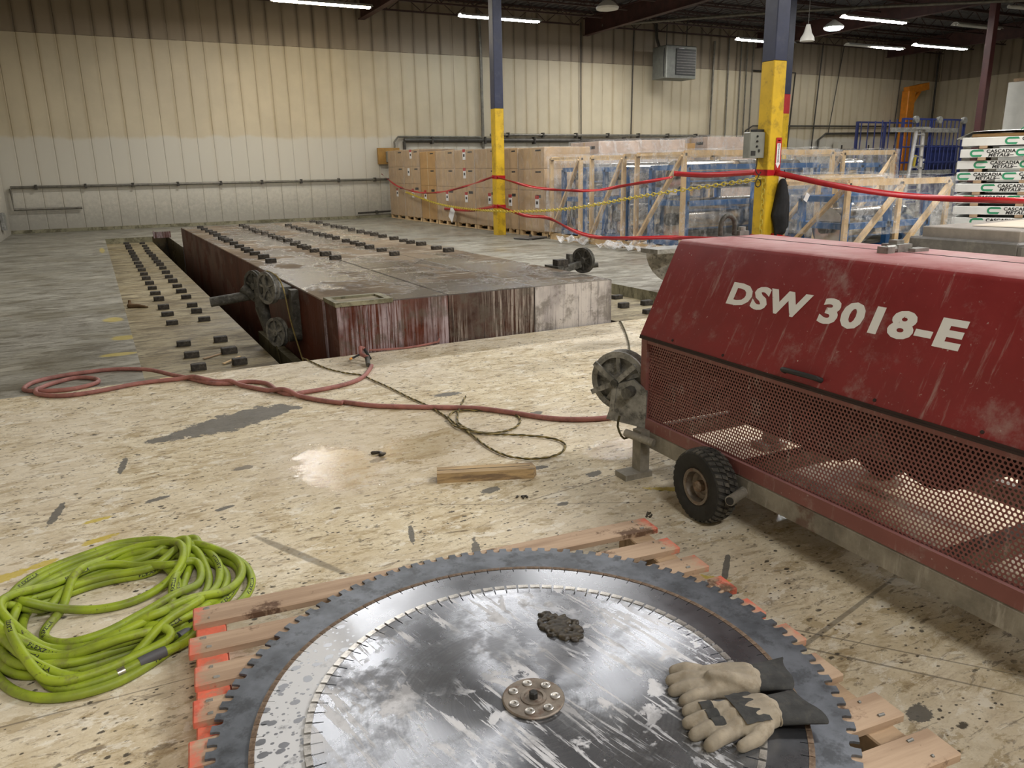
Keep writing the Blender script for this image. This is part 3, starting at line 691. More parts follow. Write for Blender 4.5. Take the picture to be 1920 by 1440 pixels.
# unit heater
t = thing('unit_heater', 'grey unit heater with dark fan grille hanging on the back wall', 'heater', (21.3,26.2,4.95))
b = MB(); b.cbox(-.75,.75,-.35,.55,0,1.2,.03); b.build('casing', simple('heater_grey',(.13,.135,.12),.5,.2), t)
b = MB(); b.box(-.30,.68,-.37,-.34,.12,1.08); b.build('grille_shade', M['ink'], t)  # black sheet stands in for the shade behind the louvres
for k in range(9): b = MB(); b.bar((-.28,-.39,.18+k*.1),(.66,-.39,.18+k*.1),.012,.03); b.build('louvre', M['grey_plastic'], t)
b = MB(); b.tube([(-.7,.2,1.2),(-.75,.3,1.5),(-.72,.4,2.1)],.06,8); b.build('flue', M['pipe_d'], t); b = MB(); b.tube([(-.75,-.2,1.1),(-.82,-.25,.6),(-.76,-.2,.05)],.02,6); b.build('cable', M['ink'], t)
for s in (-.5,.5): b = MB(); b.cyl((s,0,1.2),(s,0,2.41),.02,6); b.build('hanger', M['pipe_d'], t)
b = MB(); b.box(-.15,.1,-.36,-.34,1.0,1.1); b.build('maker_plate', M['paper'], t)
# orange jib post
t = thing('jib_post', 'orange angled jib post against the far back wall', 'post', (36.5,26.9,0))
o_ = simple('orange_paint',(.62,.21,.012),.5)
b = MB(); b.cbox(-.26,.26,-.2,.2,0,5.0,.03); b.build('post', o_, t); b = MB(); b.bar((-.2,0,5.0),(1.3,0,5.25),.3,.34); b.build('arm', o_, t); b = MB(); b.bar((.2,0,4.3),(.8,0,5.0),.12,.14); b.build('gusset', o_, t)
# white partition
t = thing('partition_wall', 'tall white partition block behind the maroon column, cut by the picture edge', 'partition', (28.5,13.2,0))
b = MB(); b.box(0,3,0,4,0,4.15); b.build('panel_face', M['white_paint'], t)
for k in range(5): b = MB(); b.box(-.03,.4,.05+k*.78,.7+k*.78,4.15,4.25); b.build('cap_strip', M['wood_grey'], t)
b = MB(); b.tube([(-.05,2.6,2.2),(-.06,2.6,2.9),(-.06,2.5,2.9)],.03,6); b.build('door_pull', M['ink'], t)
# ---------------------------------------------------------------- the machine foundation block and its studs
BX = [1.675, 2.73, 3.63, 4.52]; BY0, BY1, BZ = 6.45, 19.05, .44
blk = thing('foundation_block', 'long red and grey steel foundation block rising from the pit', 'block', (0,0,0))
def seg(poly, mat, label):
    b = MB(); c = .008; n = len(poly)
    cx = sum(p[0] for p in poly)/n; cy = sum(p[1] for p in poly)/n
    ins = [(p[0]+(c if p[0] < cx else -c), p[1]+(c if p[1] < cy else -c)) for p in poly]
    b.add([(x,y,TZ) for x,y in poly]+[(x,y,BZ-c) for x,y in poly]+[(x,y,BZ) for x,y in ins],
          [(i,(i+1)%n,n+(i+1)%n,n+i) for i in range(n)]+[(n+i,n+(i+1)%n,2*n+(i+1)%n,2*n+i) for i in range(n)]+[tuple(range(2*n,3*n))])
    o = b.build('block_segment', mat, blk); o['label'] = label
seg([(BX[0],BY0+.36),(2.19,BY0+.36),(2.19,BY0),(BX[1]-.004,BY0),(BX[1]-.004,BY1),(BX[0],BY1)], M['blk1'], 'red segment with pale drip marks')
seg([(BX[1]+.004,BY0+.004),(BX[2]-.004,BY0+.004),(BX[2]-.004,BY1),(BX[1]+.004,BY1)], M['blk2'], 'brown stained middle segment')
seg([(BX[2]+.004,BY0),(BX[3],BY0),(BX[3],BY1),(BX[2]+.004,BY1)], M['blk3'], 'pale grey streaked segment')
b = MB(); b.box(1.70,2.185,BY0-.015,BY0+.355,TZ,.425); cb = b.build('corner_box', M['blk1'], blk)
b = MB()
for x0,x1,y0,y1 in ((1.69,2.20,BY0-.025,BY0+.03),(1.69,2.20,BY0+.31,BY0+.365),(1.69,1.74,BY0+.03,BY0+.31),(2.14,2.20,BY0+.03,BY0+.31)): b.box(x0,x1,y0,y1,.425,.462)
b.build('rim', M['ledge'], cb); b = MB(); b.box(1.74,2.14,BY0+.03,BY0+.31,.425,.444); b.build('grout', M['recess'], cb)
b = MB(); b.box(1.3,1.72,22.6,22.63,0,.16); b.box(1.3,1.33,22.55,22.7,0,.18); tag(b.build('cross_plate', M['blk1']), 'small rusty plate standing across the far end of the trench', 'plate')
b = MB(); b.tube(smooth_path([(1.95,6.405,.03),(2.3,6.40,.012),(2.6,6.41,.03),(2.62,6.43,.05)],.05),.009,6); tag(b.build('cable_stub', M['hose_red']), 'thin reddish cable lying along the foot of the block', 'cable')

def stud_mesh(top):
    b = MB(); r = random.Random(3 if top else 5)
    b.cbox(-.068,.068,-.042,.042,0,.058,.007)
    return b.mesh('stud', M['stud_top'] if top else M['stud'])
sm = [stud_mesh(False), stud_mesh(True)]
ORD = ['nearest','second','third','fourth','fifth','sixth','seventh','eighth','ninth','tenth','eleventh','twelfth','thirteenth','fourteenth','fifteenth','sixteenth','seventeenth','eighteenth','nineteenth','twentieth','twenty-first','twenty-second','farthest']
def studs(rows, z, label, group, kind=0):
    for i, (x, y) in enumerate(sorted(rows, key=lambda p: p[1])):
        if y > 18.85 and z > 0: continue
        o = link('steel_stud', sm[kind], None, (x,y+.03,z), (0,0,random.uniform(-.09,.09)))
        s = random.uniform(.92,1.06); o.scale = (s, s, random.uniform(.85,1.1)); tag(o, label.replace('small', ORD[i]+(' small' if i == 0 else ' closest small')), 'stud', group)
RED= [(1.807,5.902),(1.758,5.796),(1.634,5.583),(1.488,5.463),(1.301,5.407),(1.106,5.391),(1.128,5.378),(1.035,5.408),(0.989,5.544),(0.961,5.789),(0.855,5.914),(0.73,5.932),(0.614,6.004),(0.509,6.189),(0.447,6.322),(0.358,6.473),(0.268,6.661),(0.171,6.79),(-0.02,6.91),(-0.211,6.928),(-0.422,6.895),(-0.575,6.801),(-0.636,6.648),(-0.618,6.534),(-0.5,6.445),(-0.328,6.401),(-0.188,6.471),(-0.145,6.565),(-0.187,6.684),(-0.298,6.766),(-0.417,6.703),(-0.518,6.587),(-0.556,6.441),(-0.518,6.346),(-0.403,6.238),(-0.269,6.209),(-0.096,6.241),(0.084,6.303),(0.269,6.308),(0.453,6.255),(0.562,6.096),(0.73,5.932),(0.876,5.67),(1.019,5.445),(1.107,5.286),(1.192,5.132),(1.301,4.991),(1.317,5.006),(1.468,4.817),(1.642,4.678),(1.82,4.556),(2.032,4.403),(2.186,4.197),(2.324,3.984),(2.46,3.868),(2.601,3.804),(2.712,3.791),(2.812,3.817),(2.942,3.804)]
ROPE= [(1.394,6.512),(1.417,6.421),(1.473,6.061),(1.563,5.817),(1.651,5.685),(1.683,5.478),(1.723,5.192),(1.752,4.906),(1.787,4.662),(1.799,4.447),(1.796,4.296),(1.791,4.096),(1.791,3.943),(1.778,3.771),(1.788,3.613),(1.821,3.507),(1.891,3.434),(1.983,3.402),(2.076,3.426),(2.153,3.496),(2.182,3.582),(2.147,3.682),(2.075,3.765),(1.993,3.833),(1.892,3.912),(1.816,3.996),(1.77,4.128),(1.78,4.264),(1.833,4.382),(1.908,4.439),(2.024,4.387),(2.16,4.272),(2.194,4.141),(2.148,4.021),(2.042,3.925),(1.918,3.916),(1.837,3.991),(1.805,4.127),(1.837,4.272),(1.942,4.473),(2.099,4.719)]
GREEN= [(0.165,2.614,0.015),(0.129,2.585,0.015),(0.1,2.563,0.015),(0.034,2.5,0.015),(-0.041,2.44,0.015),(-0.134,2.388,0.015),(-0.228,2.381,0.015),(-0.301,2.396,0.015),(-0.375,2.449,0.015),(-0.43,2.524,0.015),(-0.476,2.635,0.015),(-0.498,2.756,0.015),(-0.494,2.89,0.015),(-0.483,3.001,0.015),(-0.475,3.124,0.015),(-0.459,3.205,0.015),(-0.414,3.281,0.015),(-0.354,3.329,0.015),(-0.282,3.367,0.015),(-0.202,3.396,0.015),(-0.129,3.433,0.015),(-0.034,3.422,0.015),(0.056,3.385,0.015),(0.156,3.283,0.015),(0.24,3.163,0.015),(0.298,3.074,0.015),(0.336,2.972,0.015),(0.342,2.843,0.015),(0.313,2.743,0.015),(0.244,2.651,0.015),(0.183,2.614,0.015),(0.104,2.583,0.028),(0.018,2.556,0.028),(-0.083,2.537,0.028),(-0.164,2.531,0.028),(-0.242,2.525,0.028),(-0.33,2.547,0.028),(-0.399,2.573,0.028),(-0.451,2.635,0.028),(-0.485,2.72,0.028),(-0.498,2.825,0.028),(-0.484,2.94,0.028),(-0.466,3.032,0.028),(-0.432,3.099,0.028),(-0.388,3.176,0.028),(-0.326,3.237,0.028),(-0.25,3.283,0.028),(-0.171,3.304,0.028),(-0.08,3.286,0.028),(-0.004,3.256,0.028),(0.07,3.206,0.028),(0.167,3.123,0.028),(0.25,3.068,0.028),(0.299,3.0,0.028),(0.311,2.91,0.028),(0.281,2.817,0.028),(0.239,2.738,0.028),(0.193,2.678,0.028),(0.132,2.6,0.028),(0.097,2.505,0.041),(0.026,2.469,0.041),(-0.05,2.443,0.041),(-0.129,2.423,0.041),(-0.205,2.419,0.041),(-0.28,2.43,0.041),(-0.325,2.478,0.041),(-0.368,2.598,0.041),(-0.398,2.717,0.041),(-0.412,2.816,0.041),(-0.419,2.917,0.041),(-0.407,3.003,0.041),(-0.368,3.079,0.041),(-0.311,3.127,0.041),(-0.228,3.183,0.041),(-0.14,3.222,0.041),(-0.05,3.231,0.041),(0.048,3.229,0.041),(0.127,3.284,0.041),(0.178,3.307,0.041),(0.199,3.25,0.041),(0.178,3.155,0.041),(0.132,3.021,0.041),(0.101,2.904,0.041),(0.087,2.754,0.041),(0.08,2.634,0.041),(0.051,2.564,0.041),(-0.0,2.54,0.056),(-0.064,2.522,0.056),(-0.144,2.524,0.056),(-0.223,2.534,0.056),(-0.3,2.566,0.056),(-0.379,2.622,0.056),(-0.437,2.707,0.056),(-0.472,2.807,0.056),(-0.485,2.909,0.056),(-0.467,2.99,0.056),(-0.401,3.01,0.056),(-0.315,3.044,0.056),(-0.225,3.085,0.056),(-0.132,3.092,0.056),(-0.036,3.075,0.056),(0.028,3.076,0.056),(0.123,3.169,0.056),(0.197,3.168,0.056),(0.232,3.065,0.056),(0.243,2.953,0.056),(0.218,2.844,0.056),(0.168,2.757,0.056),(0.114,2.691,0.056),(0.049,2.626,0.056),(-0.019,2.569,0.056),(-0.09,2.546,0.066),(-0.182,2.563,0.066),(-0.261,2.599,0.066),(-0.341,2.661,0.066),(-0.42,2.702,0.066),(-0.462,2.748,0.066),(-0.483,2.814,0.066),(-0.483,2.899,0.066),(-0.454,2.953,0.066),(-0.405,2.967,0.066),(-0.341,2.952,0.066),(-0.27,3.09,0.066),(-0.177,3.147,0.066),(-0.079,3.168,0.066),(0.019,3.138,0.066),(0.076,3.028,0.066),(0.085,2.911,0.066),(0.062,2.809,0.066),(-0.007,2.74,0.066),(-0.097,2.69,0.066),(-0.181,2.662,0.066),(-0.28,2.665,0.08),(-0.36,2.706,0.08),(-0.422,2.759,0.08),(-0.465,2.854,0.08),(-0.463,2.932,0.08),(-0.424,2.972,0.08),(-0.355,3.03,0.08),(-0.277,3.101,0.08),(-0.199,3.168,0.08),(-0.102,3.17,0.08),(-0.007,3.096,0.08),(0.088,3.029,0.08),(0.166,3.056,0.08),(0.176,2.965,0.08),(0.15,2.869,0.08),(0.068,2.8,0.08),(-0.004,2.754,0.08),(-0.072,2.72,0.08),(-0.137,2.678,0.08),(-0.212,2.668,0.08),(-0.28,2.679,0.08),(-0.33,2.74,0.08),(-0.353,2.8,0.08),(-0.332,2.878,0.08),(-0.316,2.91,0.08),(-0.297,2.944,0.101),(-0.256,3.093,0.101),(-0.2,3.187,0.101),(-0.122,3.25,0.101),(-0.046,3.269,0.101),(0.03,3.247,0.101),(0.081,3.221,0.101),(0.118,3.17,0.101),(0.131,3.09,0.101),(0.112,2.995,0.101),(0.057,2.926,0.101),(-0.016,2.897,0.101),(-0.085,2.879,0.101),(-0.174,2.885,0.101),(-0.262,2.913,0.101),(-0.348,2.941,0.101),(-0.411,2.95,0.101),(-0.442,2.979,0.101),(-0.436,3.013,0.101),(-0.398,3.074,0.101)]
RA= [(0.632,7.173),(0.636,7.747),(0.625,8.357),(0.63,9.693),(0.636,10.377),(0.635,10.956),(0.637,11.767),(0.636,12.413),(0.637,13.07),(0.639,13.733),(0.631,14.436),(0.637,15.143),(0.641,15.879),(0.641,16.602),(0.642,17.292),(0.642,18.041),(0.645,18.795),(0.647,19.583),(0.65,20.304),(0.643,21.157),(0.652,21.992),(0.647,22.864),(0.657,23.617)]
RB= [(0.984,7.193),(0.972,7.725),(0.98,8.349),(0.987,9.73),(0.974,10.384),(0.981,10.928),(0.99,11.76),(0.99,12.413),(0.994,13.076),(0.989,13.766),(0.989,14.471),(0.995,15.164),(1.006,15.961),(1.009,16.663),(1.003,17.285),(1.002,17.973),(1.003,18.714),(0.994,19.461),(0.993,20.096),(1.008,20.863),(1.018,21.692),(1.014,22.642),(1.024,23.483)]
B1= [(1.917,10.237),(1.928,10.766),(1.925,11.394),(1.926,11.882),(1.937,12.228),(1.932,12.743),(1.947,13.381),(1.95,13.982),(1.96,14.424),(1.96,14.749),(1.975,15.527),(1.996,16.199),(2.003,16.865),(2.006,17.628),(2.018,18.406),(2.029,19.104)]
B2= [(2.716,10.102),(2.728,10.639),(2.737,11.28),(2.743,11.772),(2.751,12.105),(2.764,12.637),(2.825,13.402),(2.8,12.75),(2.814,13.426),(2.808,13.92),(2.808,14.302),(2.812,14.724),(2.821,15.397),(2.801,15.957),(2.826,16.364),(2.838,16.803),(2.848,17.597),(2.898,18.425),(2.9,19.063)]
B3= [(3.515,10.068),(3.558,10.727),(3.56,11.295),(3.584,11.817),(3.591,12.162),(3.593,12.64),(3.608,13.287),(3.634,13.852),(3.628,14.236),(3.634,14.687),(3.649,15.343),(3.679,15.972),(3.678,16.25),(3.691,16.817),(3.738,17.589)]
B4= [(4.306,10.063),(4.308,10.508),(4.365,11.253),(4.352,11.676),(4.372,12.051),(4.375,12.511),(4.396,13.164),(4.416,13.683),(4.433,14.094),(4.43,14.547),(4.466,15.253),(4.504,15.877),(4.48,16.191),(4.471,16.578),(4.498,17.274),(4.538,18.057),(4.54,18.704)]
BR= [(5.952,8.333),(5.619,7.727),(5.969,7.721),(5.626,7.24)]
studs(RA, SZ, 'small dark stud in the left of two rows down the sunken strip', 'studs in the left row of the strip')
studs(RB, SZ, 'small dark stud in the row of the sunken strip next to the trench', 'studs in the trench-side row of the strip')
studs(B1, BZ, 'small dark stud in the row along the left edge of the block', 'studs in the first row on the block')
studs(B2, BZ, 'small dark stud in the second row across the block', 'studs in the second row on the block', 1)
studs(B3, BZ, 'small pale-topped stud in the third row across the block', 'studs in the third row on the block', 1)
studs(B4, BZ, 'small pale-topped stud in the row along the right edge of the block', 'studs in the fourth row on the block', 1)
studs(BR, SZ, 'small dark stud in the recess right of the block', 'studs in the right recess', 0)
def splinter(pts, label, mat='wood'):
    b = MB(); b.bar(pts[0], pts[1], .025, .008); tag(b.build('wood_splinter', M[mat]), label, 'splinter')
splinter([(.85,7.28,SZ+.012),(1.02,7.42,SZ+.03)], 'thin pale wood splinter lying between the studs nearest the trench')
splinter([(.3,7.0,SZ+.01),(.5,6.95,SZ+.02)], 'thin wood splinter on the strip close to the red hose')
splinter([(.72,7.6,SZ+.01),(.90,7.75,SZ+.01)], 'dark wood splinter across the strip between two studs','wood_grey')
b = MB(); capsule(b, [(.25,11.35,SZ+.03),(.36,11.3,SZ+.025),(.46,11.2,SZ+.015)], [.04,.03,.015]); b.cyl((.25,11.4,SZ),(.26,11.42,SZ+.10),.025,7)
tag(link('mud_clod', melt(b,.015,3,'mud_clod',simple('brown_clod',(.12,.07,.03),.8))), 'brown lump of mud and wood on the left edge of the sunken strip', 'debris')

# ---------------------------------------------------------------- guide pulleys of the wire saw
def pulley(parent, c, ax, r, mat, spokes=5, w=.05, name='guide_wheel', guard=True):
    m = axis(c, ax)
    b = MB(); b.lathe([(r*.80,-w/2),(r,-w/2),(r*1.0,-w*.32),(r*.90,0),(r*1.0,w*.32),(r,w/2),(r*.80,w/2)], 32, m, True)
    wh = b.build(name, mat, parent, 35)
    b = MB(); b.lathe([(.004,-w*.55),(r*.24,-w*.55),(r*.26,-w*.3),(r*.26,w*.3),(r*.24,w*.55),(.004,w*.55)], 20, m); b.build('hub', mat, wh, 35)
    b = MB(); b.lathe([(.003,-w*.10),(r*.84,-w*.10),(r*.84,w*.10),(.003,w*.10)], 28, m); b.build('web', mat, wh)
    for k in range(spokes):
        a = 2*pi*k/spokes+.4; u = Vector((cos(a),sin(a),0))
        for s in (-1,1):
            b = MB(); b.bar(m@(u*r*.2+Vector((0,0,s*w*.3))), m@(u*r*.9+Vector((0,0,s*w*.3))), r*.14, w*.18, m.to_3x3()@Vector((0,0,1))); b.build('spoke', mat, wh)
    return wh
t = thing('pulley_bracket', 'dark muddy twin pulley bracket on a pipe over the trench', 'pulley', (0,0,0))
b = MB(); b.cyl((.93,8.42,.27),(1.60,8.30,.35),.05,14); b.build('mounting_pipe', M['cast_dark'], t, 40)
b = MB(); b.box(1.50,1.675,8.0,8.55,.30,.42); b.build('wall_clamp', M['cast_dark'], t)
b = MB(); b.box(1.60,1.675,7.72,7.84,-.02,.42); b.build('clamp_leg', M['cast_dark'], t); b = MB(); b.cyl((1.55,7.78,-.03),(1.675,7.78,-.03),.07,12); b.build('clamp_foot', M['cast_dark'], t, 40)
b = MB(); b.tube([(1.40,8.22,.52),(1.40,8.22,.20),(1.44,8.2,-.05)],[.055,.07,.05],10); b.build('swivel_arm', M['cast_dark'], t, 40)
b = MB(); b.cyl((1.25,8.36,.40),(1.36,8.3,.30),.05,12); b.build('clamp_knob', M['cast_dark'], t, 40)
pulley(t, (1.45,8.05,.42), (-.92,-.38,0), .165, M['cast'], 5, .06)
pulley(t, (1.36,8.28,.42), (-.92,-.38,0), .16, M['cast_dark'], 5, .05)
pulley(t, (1.48,7.95,-.02), (-.9,-.43,0), .15, M['cast'], 5, .06)
b = MB(); b.tube(smooth_path([(1.46,8.08,.585),(1.52,7.95,.55),(1.56,7.85,.42),(1.575,7.7,.1),(1.58,7.3,-.25),(1.585,6.9,-.55),(1.60,6.6,-.72)],.05),.0075,6)
tag(b.build('saw_wire', M['wire']), 'yellowish saw wire hanging over the twin pulley into the trench', 'wire')
b = MB(); b.tube(smooth_path([(1.45,7.92,-.16),(1.43,7.5,-.4),(1.48,6.9,-.62),(1.52,6.55,-.74)],.06),.006,6)
tag(b.build('saw_wire', M['rope']), 'dark wire leaving the lower pulley along the trench bottom', 'wire')
t = thing('corner_pulley', 'small dark pulley standing on the right side of the block', 'pulley', (0,0,0))
pulley(t, (5.02,7.75,.48), (-.93,-.37,0), .15, M['cast_dark'], 7, .055)
b = MB(); b.bar((4.62,7.62,.40),(5.05,7.8,.44),.06,.07); b.build('bracket', M['cast_dark'], t); b = MB(); b.box(4.55,4.69,7.55,7.66,.44,.53); b.build('clamp_block', M['stud'], t)
b = MB(); b.box(4.84,4.88,7.76,7.84,.38,.56); b.build('guard_plate', M['cast_dark'], t); b = MB(); b.cyl((5.02,7.8,.40),(5.2,7.7,.42),.03,10); b.build('axle', M['cast_dark'], t, 40)
b = MB(); b.box(4.525,4.60,7.5,7.8,.1,.46); b.build('foot', M['cast_dark'], t)

# ---------------------------------------------------------------- hoses and rope
def hose(name, pts, r, mat, label, cat, step=.03, n=10, parent=None):
    b = MB(); b.tube(smooth_path(pts, step), r, n); o = b.build(name, mat, parent, 60)
    return tag(o, label, cat) if label else o
def z_over(pts, r, lift):
    """lay a line on the floor, riding over its own earlier turns"""
    P = smooth_path([(x,y,r) for x,y in pts], .03); out = []; L = [0]
    for i in range(1, len(P)): L.append(L[-1]+(P[i]-P[i-1]).length)
    for i, p in enumerate(P):
        z = r
        for j in range(0, i):
            if L[i]-L[j] > .25:
                d = (P[i].xy-P[j].xy).length
                if d < 2.6*r: z = max(z, r+lift*(.5+.5*cos(pi*d/(2.6*r))))
        out.append(Vector((p.x,p.y,z)))
    for k in range(3): out = [out[0]]+[Vector((out[i].x,out[i].y,(out[i-1].z+out[i].z*2+out[i+1].z)/4)) for i in range(1,len(out)-1)]+[out[-1]]
    return out
t = thing('red_hose', 'dusty red hose looping across the floor in front of the pit', 'hose', (0,0,0))
b = MB(); b.tube(z_over(RED, .0165, .033), .0165, 10); b.build('tubing', M['hose_red'], t, 60)
e = RED[0]
b = MB(); b.cyl((e[0]-.02,e[1]+.02,.02),(e[0]+.01,e[1]+.14,.06),.02,10); b.build('coupling', M['cast_dark'], t, 40)
b = MB(); b.tube([(e[0]+.01,e[1]+.12,.06),(e[0]-.03,e[1]+.18,.08),(e[0]-.01,e[1]+.25,.12),(e[0]+.03,e[1]+.28,.10)],.017,8); b.build('valve_body', M['hose_red'], t, 40)
b = MB(); b.tube([(e[0]-.03,e[1]+.18,.08),(e[0]-.11,e[1]+.16,.06)],.009,6); b.build('valve_handle', M['ink'], t, 40)
b = MB(); b.cyl((e[0]+.03,e[1]+.27,.10),(e[0]+.05,e[1]+.18,.03),.012,8); b.build('hose_tail', M['ink'], t, 40)
b = MB(); b.cyl((e[0]-.13,e[1]+.155,.055),(e[0]-.11,e[1]+.16,.06),.009,8); b.build('nozzle', simple('orange_tip',(.6,.25,.03),.5), t, 40)
t = thing('marking_rope', 'thin yellow and black rope lying in loops across the floor', 'rope', (0,0,0))
rp = z_over(ROPE, .0085, .02)
for off, m_ in ((0,'rope'),(pi,'wire')):
    b = MB(); P = []
    for i, p in enumerate(smooth_path(rp, .008)):
        d = i*.55+off; P.append(p+Vector((cos(d)*.0026, sin(d)*.0014, .0026*sin(d)+.001)))
    b.tube(P, .0046, 5); b.build('strand', M[m_], t, 60)
t = thing('green_hose', 'bright green air hose lying in a tangled coil on the floor', 'hose', (0,0,0))
def loop_like(a, c, sc, dx, dy, ph):
    ox, oy = -.06, 2.88
    return [(ox+(x-ox)*sc+dx+.015*sin(i*.7+ph), oy+(y-oy)*sc+dy+.015*cos(i*.6+ph), z) for i, (x,y,z) in enumerate(GREEN[a:c])]
GREEN = GREEN[:86]+loop_like(31,59,.93,-.01,-.01,1)+loop_like(86,111,.97,-.02,.0,4)+GREEN[86:111]+loop_like(0,31,.90,.0,.015,2)+GREEN[111:132]+loop_like(59,86,.94,-.03,-.02,5)+GREEN[132:]
GP = smooth_path(GREEN, .02)
for k in range(4): GP = [GP[0]]+[(GP[i-1]+GP[i]*2+GP[i+1])/4 for i in range(1,len(GP)-1)]+[GP[-1]]
HR = .0152
# lift each turn clear of the turns below it
cell = {}
for i, p in enumerate(GP):
    z = HR
    cx, cy = int(p.x//.05), int(p.y//.05)
    for ax in (-1,0,1):
        for ay in (-1,0,1):
            for j in cell.get((cx+ax,cy+ay), ()):
                if i-j > 14:
                    q = GP[j]; d = math.hypot(p.x-q.x, p.y-q.y)
                    if d < 2*HR*.9: z = max(z, q.z+math.sqrt(max(0, (2*HR)**2-d*d))*.85)
    p.z = min(z, .125); cell.setdefault((cx,cy), []).append(i)
    if i % 4 == 0 and i > 8:
        for j in range(i-7, i): GP[j].z = (GP[j-1].z+GP[j].z+GP[j+1].z)/3
for k in range(10): 
    for i in range(1,len(GP)-1): GP[i].z = (GP[i-1].z+2*GP[i].z+GP[i+1].z)/4
b = MB(); b.tube(GP, HR, 12); b.build('tubing', M['hose_green'], t, 60)
def sleeve(i0, i1, r, mat, nm):
    b = MB(); b.tube(GP[i0:i1], r, 12); b.build(nm, mat, t, 60)
NA = next(i for i, p in enumerate(GP) if i > 150 and p.x < .02 and p.y < 2.72 and p.x > -.1)
sleeve(NA, NA+5, HR*1.12, M['hose_cuff'], 'cuff'); sleeve(NA+6, NA+8, HR*1.05, M['brass'], 'coupling')
b = MB(); b.cyl((.055,2.55,.02),(.10,2.585,.022),HR*1.1,12); b.build('cuff', M['hose_cuff'], t, 40)
def print_on(i0, txt, size=.017):
    me = text_mesh(txt, size, M['ink'], 0., .0004, 1.25); base = GP[i0]
    arc = [0]
    rng_ = range(i0, min(i0+30, len(GP)-1))
    idx = list(rng_); pos = [GP[i] for i in idx]
    for a, c in zip(pos, pos[1:]): arc.append(arc[-1]+(c-a).length)
    flip = (pos[-1]-pos[0]).x < 0
    tot = max(v.co.x for v in me.vertices)
    view = (Vector((0,0,1.5))-base).normalized()
    for v in me.vertices:
        s = (tot-v.co.x) if flip else v.co.x
        k = max(j for j in range(len(arc)-1) if arc[j] <= s+1e-6); f = (s-arc[k])/max(1e-6, arc[k+1]-arc[k])
        c = pos[k].lerp(pos[k+1], f); d = (pos[k+1]-pos[k]).normalized()
        up = (view-d*view.dot(d)).normalized(); sd = up.cross(d)
        if flip: sd = -sd
        ang = (v.co.y-size*.35)/HR
        v.co = c+(up*cos(ang)+sd*sin(ang))*(HR+.0007)
    link('hose_print', me, t)
for k in range(6, len(GP)-40, 58):
    print_on(k, 'FLEXZILLA')

# ---------------------------------------------------------------- pallet with three saw blades
PALM = Matrix.Translation((.965,2.4345,0)) @ Matrix.Rotation(R(-6.2),4,'Z')
pal = thing('wooden_pallet', 'worn wooden pallet with orange sprayed ends under the saw blades', 'pallet', (.965,2.4345,0), R(-6.2))
PH = .125; BT = .023
for nm, x in (('stringer',-.81),('stringer',0),('stringer',.78)):
    b = MB(); b.cbox(x-.045,x+.045,-1.72,-.015,0.0,PH-BT,.004); b.build(nm, M['orange_wood'] if x < -.5 else M['wood_grey'], pal)
b = MB(); b.box(-.03,.03,0,1,0,1)
y = 0.
for i, (wd, gap, dx) in enumerate(((.106,.080,0),(.092,.070,-.012),(.094,.068,.004),(.094,.068,0),(.098,.066,-.01),(.095,.065,.006),(.115,.085,-.02),(.10,.06,0),(.10,.075,.01),(.165,.06,.02),(.1,.05,0))):
    b = MB(); b.cbox(-.862,.862,-wd/2,wd/2,0,BT,.004)
    o = b.build('deck_board', M['pboard'], pal, loc=(dx, y-wd/2, PH-BT), rot=(random.uniform(-.004,.004),0,random.uniform(-.004,.004)))
    for sx in (-.81,.79):
        for s in (-.3,.3):
            m = MB(); m.cyl((sx+random.uniform(-.02,.02),s*wd,BT),(sx,s*wd,BT+.001),.0045,8); m.build('nail', M['grey_metal'], o)
    y -= wd+gap
for x in (-.4,.45):
    b = MB(); b.box(x-.05,x+.05,-1.7,-.02,.0,.018); b.build('bottom_board', M['wood_grey'], pal)
def ring_outline(r, n, depth, duty, shape):
    """toothed outline: list of (x,y)"""
    out = []
    for k in range(n):
        a0 = 2*pi*k/n; p = 2*pi/n
        if shape == 'tooth':
            for fa, rr in ((0,r),(.50,r),(.505,r-depth*.6),(.56,r-depth*.95),(.66,r-depth),(.82,r-depth),(.93,r-depth*.92),(.985,r-depth*.6),(.99,r)):
                a = a0+fa*p; out.append((rr*cos(a), rr*sin(a)))
        else:
            for fa, rr in ((0,r),(.5*(1-duty),r),(1-duty,r),(1-duty+.001,r-depth),(.999,r-depth)):
                a = a0+fa*p; out.append((rr*cos(a), rr*sin(a)))
    return out
def disc(outline, z0, z1, inner):
    """flat plate with the outline, as rings so that shading stays clean"""
    b = MB(); n = len(outline); vs = []
    ang = [math.atan2(y,x) for x,y in outline]
    ring = [(inner*cos(a), inner*sin(a)) for a in ang]
    vs = [(x,y,z1) for x,y in outline]+[(x,y,z1) for x,y in ring]+[(x,y,z0) for x,y in outline]+[(x,y,z0) for x,y in ring]
    fs = []
    for i in range(n):
        j = (i+1)%n
        fs += [(i,j,n+j,n+i), (2*n+j,2*n+i,3*n+i,3*n+j), (2*n+i,2*n+j,j,i)]
    b.add(vs, fs); b.add([(x,y,z1) for x,y in ring], [tuple(range(n))]); return b
Z1 = PH+.001
lo = thing('saw_disc', 'largest lowest circular saw blade with square teeth, lying on the pallet', 'saw blade', (.872,1.60,Z1), .3)
b = disc(ring_outline(.834,108,.026,.5,'tooth'), 0, .007, .70); b.build('blade_plate', M['blade_low'], lo)
mi = thing('saw_disc', 'middle circular saw blade with rusty slotted rim between two others', 'saw blade', (.850,1.565,Z1+.0075), .1)
b = disc(ring_outline(.703,96,.02,.06,'slot'), 0, .007, .52); b.build('blade_plate', M['blade_mid'], mi)
